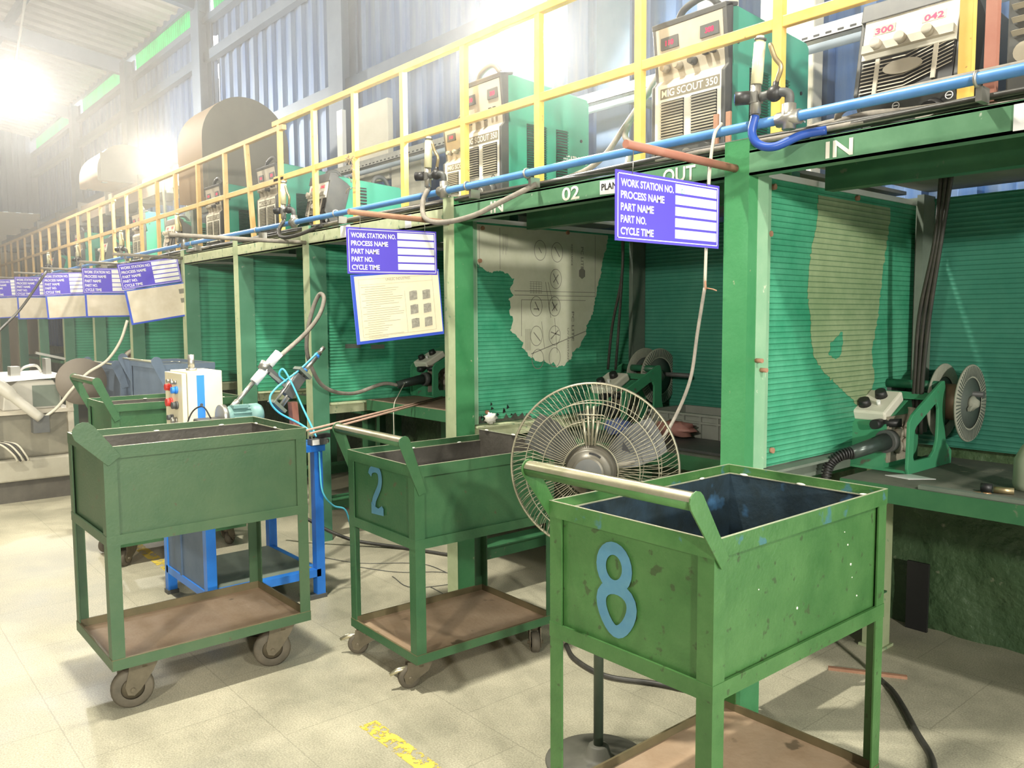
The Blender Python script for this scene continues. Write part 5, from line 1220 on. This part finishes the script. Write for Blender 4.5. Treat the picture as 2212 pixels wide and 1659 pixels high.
for lab, xa, xb, yc in (('worn yellow floor line in the foreground', -2.58, -2.0, 1.475), ('worn yellow floor line behind the leftmost cart', -5.9, -4.95, 1.54)):
    solo('floor_line', MB().prism([(xa, yc-.036), (xb, yc-.036), (xb, yc+.036), (xa, yc+.036)], .0012, (0, 0, .0005)), YPAINT, lab, 'floor marking')

# ================================================================== blue machine stand with its equipment
t = thing('machine_stand', 'bright blue steel machine stand behind the leftmost cart', 'stand', (-4.27, 1.70, 0))
for x, y, zt in ((-3.975, 1.995, .80), (-3.975, 1.41, .80), (-4.58, 1.995, .80), (-4.58, 1.41, .80)):
    l = part('leg', MB().box(x-.024, x+.024, y-.024, y+.024, .02, zt), BLUE, t)
    part('foot_plate', MB().box(x-.03, x+.03, y-.10 if y > 1.7 else y-.03, y+.03, 0, .022), DGREY, l)
part('lower_rail', MB().box(-3.999, -3.951, 1.41, 1.995, .12, .16), BLUE, t)
part('lower_rail', MB().box(-4.58, -3.975, 1.386, 1.42, .12, .16), BLUE, t); part('lower_rail', MB().box(-4.58, -3.975, 1.97, 2.0, .12, .16), BLUE, t)
part('lower_shelf', MB().box(-4.58, -3.98, 1.42, 1.97, .150, .158), BGREY, t)
part('side_sheet', MB().box(-4.57, -3.99, 1.394, 1.400, .16, .78), BLUED, t)
part('sheet_bead', MB().box(-4.35, -4.33, 1.385, 1.394, .16, .78), BLUED, t)
part('stand_top', MB().box(-4.62, -3.94, 1.37, 2.03, .80, .835), BLUE, t)
def cabinet():
    t = thing('control_cabinet', 'cream control cabinet with a blue stripe and round switches', 'cabinet', (-4.44, 1.52, .835))
    x0, x1, y0, y1, z0, z1 = -4.57, -4.30, 1.415, 1.625, .836, 1.232
    part('cabinet_body', MB().box(x0, x1, y0+.028, y1, z0, z1), CREAM, t, bevel=.004)
    d = part('cabinet_door', MB().box(x0, x1, y0, y0+.024, z0+.01, z1-.008), CREAM, t, bevel=.003)
    part('blue_stripe', MB().box(x1, x1+.0012, y0+.075, y0+.115, z0+.03, z1-.02), STRIPE, t)
    part('stripe_emblem', MB().cyl((x1+.001, y0+.096, z0+.22), (x1+.0025, y0+.096, z0+.22), .009, 6), DGREY, t)
    for xx, zz, m, r in ((-4.48, 1.145, REDK, .017), (-4.38, 1.135, STRIPE, .017), (-4.47, 1.065, REDK, .021), (-4.38, 1.055, DGREY, .018), (-4.46, .985, DGREY, .014), (-4.40, .975, STEEL, .014), (-4.45, 1.18, STEEL, .009), (-4.39, 1.175, STEEL, .009)):
        part('push_button', MB().cyl((xx, y0, zz), (xx, y0-.010, zz), r*1.15, 16).cyl((xx, y0-.01, zz), (xx, y0-.030, zz), r, 16), m, d)
    part('door_key', MB().box(-4.345, -4.34, y0-.03, y0, .93, .97), STEEL, d)
    part('top_stub', MB().cyl((-4.40, 1.50, z1), (-4.40, 1.50, z1+.085), .0165, 16).cyl((-4.40, 1.50, z1), (-4.40, 1.50, z1+.012), .028, 16), STEEL, t)
cabinet()
def motor():
    t = thing('electric_motor', 'teal electric gear motor lying before the cream cabinet', 'motor', (-4.14, 1.64, .835))
    X = -4.14; z = 1.0
    part('motor_body', MB().lathe([(0, 0), (.050, 0), (.052, .02), (.052, .13), (0, .13)], 22, (X, 1.57, z), (0, 1, 0)), TEAL, t)
    fins = MB()
    for k in range(16):
        a = 2*PI*k/16; fins.bar((X+.052*math.cos(a), 1.60, z+.052*math.sin(a)), (X+.052*math.cos(a), 1.695, z+.052*math.sin(a)), .004, .014, (math.cos(a), 0, math.sin(a)))
    part('cooling_fins', fins, TEAL, t)
    part('fan_cowl', MB().lathe([(0, .0), (.060, .0), (.061, .05), (.050, .068), (0, .07)], 22, (X, 1.695, z), (0, 1, 0)), TEAL, t)
    part('mounting_flange', MB().cyl((X, 1.545, z), (X, 1.572, z), .066, 22), STEEL, t)
    part('gearbox', MB().box(X-.06, X+.06, 1.43, 1.545, .835, 1.0), DGREY, t, bevel=.006)
    part('terminal_box', MB().box(X+.01, X+.05, 1.60, 1.68, 1.045, 1.062), TEAL, t)
    part('motor_cable', MB().tube(spline([(X, 1.50, 1.0), (X-.02, 1.47, 1.06), (X-.05, 1.43, 1.04), (X-.06, 1.40, .97), (X-.06, 1.39, .88)], 6), .004, 6), BLK, t)
    part('motor_foot', MB().box(X-.05, X+.05, 1.60, 1.70, .835, .95), DGREY, t)
motor()
def torch_unit():
    X = -4.16; t = thing('torch_slide_unit', 'aluminium torch slide with white torch holder and air cylinder, tilted', 'slide unit', (X, 1.86, .835))
    d = Vector((0, .70, .72)).normalized()
    part('torch_rod', MB().cyl((X, 1.615, 1.04), (X, 1.745, 1.178), .012, 12).cyl((X, 1.600, 1.025), (X, 1.65, 1.077), .016, 12), STEEL, t)
    part('torch_tip_block', MB().box(X-.02, X+.02, 1.585, 1.635, 1.012, 1.035), ALU, t)
    part('torch_holder', MB().cyl((X, 1.74, 1.17), (X, 1.805, 1.237), .026, 8).cyl((X, 1.825, 1.258), (X, 1.885, 1.32), .026, 8), WHITE, t)
    part('clamp_block', MB().bar((X, 1.80, 1.255), (X, 1.90, 1.155), .05, .026, (0, 1, 1)), DGREY, t)
    part('clamp_cap', MB().cyl((X, 1.79, 1.232), (X, 1.815, 1.272), .030, 6), STEEL, t)
    part('clamp_arm', MB().bar((X+.02, 1.82, 1.215), (X+.02, 1.925, 1.125), .012, .016, (0, 1, 1)), STEEL, t)
    p0 = Vector((X+.03, 1.855, 1.04)); p1 = Vector((X+.03, 2.0, 1.205))
    part('slide_body', MB().bar(p0+d*.07, p1-d*.015, .062, .058, (0, -1, 1)), DGREY, t, bevel=.003)
    part('end_plate', MB().bar(p0-d*.012, p0+d*.006, .085, .085, (0, -1, 1)), BGREY, t); part('end_plate', MB().bar(p1-d*.004, p1+d*.014, .085, .085, (0, -1, 1)), BGREY, t)
    for sg in (-1, 0, 1):
        n = Vector((0, -.72, .70)); part('guide_rod', MB().cyl(p0+n*.024*sg+Vector((.02*(sg == 0), 0, 0)), p1+n*.024*sg+Vector((.02*(sg == 0), 0, 0)), .007, 10), ALU, t)
    part('air_cylinder', MB().cyl(p1+d*.012, p1+d*.155, .015, 14).cyl(p1+d*.155, p1+d*.195, .011, 12), ALU, t)
    part('cylinder_band', MB().cyl(p1+d*.125, p1+d*.138, .017, 14).cyl(p1+d*.02, p1+d*.03, .017, 14), STRIPE, t)
    part('support_arm', MB().bar((X, 1.97, .835), (X, 1.955, 1.05), .05, .035, (0, 1, 0)), REDO, t)
torch_unit()
solo('air_hose', MB().tube(spline([(-4.12, 2.09, 1.315), (-4.12, 1.98, 1.225), (-4.10, 1.84, 1.14), (-4.09, 1.795, 1.08), (-4.09, 1.84, 1.01), (-4.07, 1.95, .94), (-4.02, 1.99, .90), (-3.97, 2.0, .875)], 8), .0055, 8), CYANH, 'cyan air hose from the cylinder end looping low to the valve block', 'hose', base=(-3.97, 2.0, .875))
solo('air_hose', MB().tube(spline([(-4.13, 1.91, 1.165), (-4.12, 1.865, 1.205), (-4.10, 1.88, 1.235), (-4.08, 1.92, 1.15), (-4.05, 1.96, 1.03), (-3.99, 1.985, .92), (-3.955, 1.99, .875)], 8), .0055, 8), CYANH, 'cyan air hose curling over the slide down to the valve block', 'hose', base=(-3.955, 1.99, .875))
solo('air_hose', MB().tube(spline([(-3.93, 1.99, .80), (-3.925, 1.99, .70), (-3.92, 2.0, .58), (-3.92, 2.06, .50), (-3.90, 2.12, .47), (-3.89, 2.15, .36)], 8), .005, 8), CYANH, 'cyan air hose hanging below the valve block', 'hose', base=(-3.93, 1.99, .80))
t = thing('valve_block', 'black and silver pneumatic valve block on the blue stand corner', 'valve', (-3.95, 1.99, .836))
part('valve_body', MB().box(-3.975, -3.925, 1.945, 2.035, .836, .870), DGREY, t, bevel=.002)
part('valve_label', MB().box(-3.925, -3.923, 1.95, 1.99, .838, .866), WHITE, t)
part('solenoid_coil', MB().box(-3.975, -3.93, 1.99, 2.06, .870, .892), BLK, t, bevel=.002)
for k in range(2): part('push_fitting', MB().cyl((-3.96, 1.955+.02*k, .87), (-3.96, 1.955+.02*k, .885), .007, 10), BLK, t)
part('port_screw', MB().cyl((-3.95, 2.035, .85), (-3.95, 2.055, .85), .012, 8), STEEL, t)

# ================================================================== left background: fixture machine, drum, table
def fixture_machine():
    t = thing('fixture_machine', 'pale welding fixture machine with curved top at the far left', 'machine', (-8.1, 1.30, 0))
    part('base_block', MB().box(-8.7, -7.7, .95, 1.70, .18, .36), M('base_beige', (.36, .34, .27), .7, col2=(.26, .24, .18), scale=5), t, bevel=.015)
    part('plinth', MB().box(-8.65, -7.75, 1.0, 1.66, 0, .18), M('plinth_dark', (.05, .045, .035), .7, col2=(.10, .09, .07), scale=7), t)
    part('shroud', MB().box(-8.6, -7.78, 1.0, 1.62, .36, .74), M('hazy_grey_shroud', (.16, .15, .11), .5, col2=(.25, .23, .17), scale=5), t, bevel=.02)
    part('frame_post', MB().box(-7.78, -7.73, 1.585, 1.63, .36, .98), GREYP, t); part('frame_post', MB().box(-7.78, -7.73, 1.0, 1.04, .36, .74), GREYP, t)
    part('deck_rail', MB().box(-8.6, -7.72, 1.0, 1.63, .73, .76), GREYP, t)
    part('rotary_drum', MB().prism([(1.12, .76), (1.55, .76), (1.56, .90), (1.50, 1.0), (1.25, 1.01), (1.14, .93)], .7, (-8.5, 0, 0), (0, 1, 0), (0, 0, 1)), PALEM, t, .0, .01)
    part('dark_window', MB().box(-7.80, -7.795, 1.34, 1.54, .78, .96), BGREY, t)
    part('top_cover', MB().prism([(1.12, 1.0), (1.56, 1.02), (1.56, 1.05), (1.18, 1.045)], .75, (-8.52, 0, 0), (0, 1, 0), (0, 0, 1)), WHITE, t)
    part('clamp_fixture', MB().box(-8.0, -7.85, 1.20, 1.27, 1.04, 1.12).box(-8.0, -7.85, 1.46, 1.50, 1.04, 1.18).bar((-7.92, 1.40, 1.23), (-7.92, 1.62, 1.17), .05, .02), STEEL, t)
    part('clamp_fixture', MB().tube(spline([(-7.92, 1.26, 1.06), (-7.92, 1.31, 1.11), (-7.92, 1.40, 1.12), (-7.92, 1.44, 1.06)], 5), .012, 8), ALU, t)
    part('guard_disc', MB().lathe([(.02, -.01), (.20, -.01), (.20, .01), (.02, .01)], 36, (-7.72, 1.70, .98), (1, 0, 0)), M('guard_disc_brown', (.17, .145, .115), .6), t)
    part('arm_tube', MB().tube(spline([(-7.66, 1.02, 1.03), (-7.64, 1.10, .97), (-7.62, 1.22, .84), (-7.60, 1.36, .70)], 6), [.05]*10+[.04]*9, 10), PALEM, t)
    part('arm_bracket', MB().box(-7.70, -7.60, 1.30, 1.42, .58, .72), DGREY, t)
    for k in range(5):
        part('hose_bundle', MB().tube(spline([(-7.68, 1.02+.02*k, .52), (-7.62, 1.08+.025*k, .50), (-7.60, 1.15+.02*k, .42), (-7.62, 1.18+.02*k, .36)], 5), .008, 6), BCABLE if k % 2 else WCABLE, t)
fixture_machine()
solo('torch_cable', MB().tube(spline([(-7.62, 1.38, .70), (-7.6, 1.48, .78), (-7.55, 1.58, .92), (-7.5, 1.70, 1.06), (-7.45, 1.84, 1.16), (-7.40, 1.94, 1.32), (-7.38, 2.0, 1.50)], 7), .012, 8), WCABLE, 'pale cable sweeping up from the fixture machine to the tilted sign', 'cable', base=(-7.62, 1.38, .70))
solo('torch_cable', MB().tube(spline([(-8.6, 1.18, 1.0), (-8.65, 1.10, 1.16), (-8.8, 1.22, 1.35), (-9.2, 1.52, 1.62), (-9.4, 1.8, 2.0)], 7), .012, 8), BCABLE, 'dark cable rising from the fixture machine at the left edge', 'cable', base=(-8.6, 1.18, 1.0))
cart('slate blue steel bin on legs in the hazy background', -7.75, 2.02, 1.0, .36, .10, .15, .68, .74, 1.10, 0, paint=BLUEBIN, inner=BLUEBIN, handle=(.03, .01, .2), r=.045, tube=False, name='bin_cart')
t = thing('wire_drum', 'brown domed wire drum on the far bench', 'drum', (-9.85, 2.95, .9))
part('drum_hood', MB().lathe([(.40, 0), (.42, .05), (.36, .22), (.20, .33), (.0, .36)], 28, (-9.85, 3.0, .92)), M('drum_brown', (.20, .15, .12), .6), t)
part('drum_ring', MB().tube([(-9.72, 2.72+.17*math.cos(2*PI*k/28)*.9, 1.0+.17*math.sin(2*PI*k/28)) for k in range(28)], .022, 8, True).lathe([(0, 0), (.11, 0), (.11, .02), (0, .02)], 24, (-9.74, 2.72, 1.0), (1, 0, 0)), GREYP, t)
part('drum_base', MB().lathe([(.40, 0), (.40, .02), (0, .02)], 28, (-9.85, 3.0, .90)), BGREY, t)
for i in range(6, 11):
    x0, x1 = XP[i]+.05, XP[i-1]-.12
    solo('far_bench', MB().box(x0, x1, 2.75, 3.88, .86, .90).box(x0, x0+.06, 2.80, 2.86, 0, .86).box(x1-.06, x1, 2.80, 2.86, 0, .86).box(x0, x0+.06, 3.75, 3.81, 0, .86).box(x1-.06, x1, 3.75, 3.81, 0, .86), BGREEN, 'hazy green bench in the %s booth from the right' % ORD(i), 'bench', 'far booth benches')

# ================================================================== blowers and ducting on the walkway
def blower(label, x0, x1, yc, zc, r, zb):
    t = thing('exhaust_blower', label, 'blower', ((x0+x1)/2, yc, 2.09), group='exhaust blowers on the walkway')
    arch = [(yc-r*1.0, zb)]+[(yc-r*math.cos(PI*k/20), zc+r*math.sin(PI*k/20)) for k in range(21)]+[(yc+r, zb)]
    n = len(arch); mb = MB()
    mb.add([(x0, a, b) for a, b in arch]+[(x1, a, b) for a, b in arch], [[i, i+1, n+i+1, n+i] for i in range(n-1)]+[[n-1, 0, n, 2*n-1]], True)
    part('scroll_band', mb, DUCT, t)
    for x, s in ((x1, 1), (x0, -1)):
        part('scroll_side', MB().prism(arch, .006*s, (x, 0, 0), (0, 1, 0), (0, 0, 1)), DUCTG, t)
    part('inlet_plate', MB().box(x1+.006, x1+.02, yc-r*.9, yc+r*.9, zb, zb+.34), DUCTG, t)
    for yy in (yc-r*.8, yc+r*.8-.06): [part('support_leg', MB().box(q, q+.06, yy, yy+.06, 2.09 if zb < 3 else 3.20, zb), BGREY, t) for q in (x1-.12, x0+.06)]
blower('large brown exhaust blower housing behind the railing', -8.25, -7.60, 3.18, 3.16, .42, 2.62)
blower('smaller hazy brown exhaust blower further left', -11.9, -11.0, 3.05, 3.34, .34, 3.21)
xs = [-8.30, -9.6, -10.95]; k = 0
t = thing('exhaust_duct', 'long dusty brown rectangular duct along the railing', 'duct', (-14, 3.25, 2.9))
part('duct_run', MB().box(-20.5, -8.27, 3.10, 3.42, 2.97, 3.20), DUCT, t)
for x in (-8.45, -9.55, -10.6, -12.1, -13.6, -15.1, -16.6, -18.1, -19.6):
    part('duct_flange', MB().box(x-.015, x+.015, 3.06, 3.46, 2.92, 3.26), DUCTG, t)
    if x not in (-8.45,): part('duct_hanger', MB().box(x-.02, x+.02, 3.26, 3.30, 2.09, 2.93), BGREY, t)
solo('duct_elbow', MB().tube(spline([(-10.5, 3.25, 3.20), (-10.52, 3.28, 3.34), (-10.6, 3.4, 3.42), (-10.7, 3.7, 3.42)], 6), .07, 12), GALV, 'short pale duct elbow on top of the brown duct', 'duct')

# ================================================================== flood lamps seen in the picture
LAMPW = [(1, .95, .86), (1, .90, .72), (1, .95, .88)]
def flood(i, label, pos, energy, col, aim, glass=.13, strength=60):
    P = Vector(pos); d = (Vector(aim)-P).normalized()
    t = thing('flood_lamp', label, 'lamp', pos, group='flood lamps')
    a = d.cross(Vector((0, 0, 1))).normalized(); b = a.cross(d)
    m = Matrix(((a.x, b.x, -d.x, 0), (a.y, b.y, -d.y, 0), (a.z, b.z, -d.z, 0), (0, 0, 0, 1)))
    hs = part('lamp_housing', MB().lathe([(0, .09), (glass*.7, .09), (glass*1.12, 0), (glass*1.12, -.004), (0, -.004)], 28).xf(m), DGREY, t, True, .01)
    mm = M('lamp_glass_%d' % i, col, .4, emit=strength)
    part('lamp_glass', MB().lathe([(0, -.030), (glass*.6, -.024), (glass, -.006), (0, -.005)], 28).xf(m), mm, hs, True)
    part('lamp_bracket', MB().tube([(0, 0, 0), (0, .02, -.15), (0, .05, 2.09-P.z)] if i < 2 else [(0, 0, 0), (0, 0, .3), (0, .2, 5.85-P.z)], .018, 8), STEEL, t, True)
    L = bpy.data.lights.new('flood_light', 'SPOT'); L.energy = energy; L.color = col; L.shadow_soft_size = .12; L.spot_size = R(165); L.spot_blend = .6
    o = bpy.data.objects.new('flood_light', L); o.location = P+d*.02; o.rotation_euler = d.to_track_quat('-Z', 'Y').to_euler(); COL.objects.link(o)
    L2 = bpy.data.lights.new('flood_glow', 'POINT'); L2.energy = energy*(.22, .26, .26)[i]; L2.color = col; L2.shadow_soft_size = .04  # extra point light, added to make the glow around the lamp
    o2 = bpy.data.objects.new('flood_glow', L2); o2.location = P+d*.10; COL.objects.link(o2)
for i, (p, e, c) in enumerate(FLOODS):
    flood(i, ['bright flood lamp above the second welding machine behind the railing', 'warm flood lamp in front of the brown blower', 'glaring white flood lamp hanging below the roof at the upper left'][i], p, e, c, [(-1.2, .6, .8), (-5.5, .4, .8), (-4, .6, 1.2)][i], (.13, .11, .16)[i], (120, 120, 120)[i])

# ================================================================== weld smoke hanging in the hall
def haze(name, dens, x1, z0, z1, label):
    m = bpy.data.materials.new(name); m.use_nodes = True; nt = m.node_tree; nt.nodes.clear()
    o = nt.nodes.new('ShaderNodeOutputMaterial'); v = nt.nodes.new('ShaderNodeVolumeScatter')
    v.inputs['Density'].default_value = dens; v.inputs['Anisotropy'].default_value = .35; v.inputs['Color'].default_value = (1, .98, .94, 1)
    nt.links.new(v.outputs[0], o.inputs['Volume'])
    return solo(name, MB().box(-21.9, x1, .05, 3.88, z0, z1), m, label, 'smoke', kind='stuff')
haze('weld_smoke', .017, -4.75, .02, 2.06, 'thin weld smoke drifting between the booths')
haze('roof_smoke', .034, -.6, 2.1, 5.0, 'whitish weld smoke gathered under the roof')
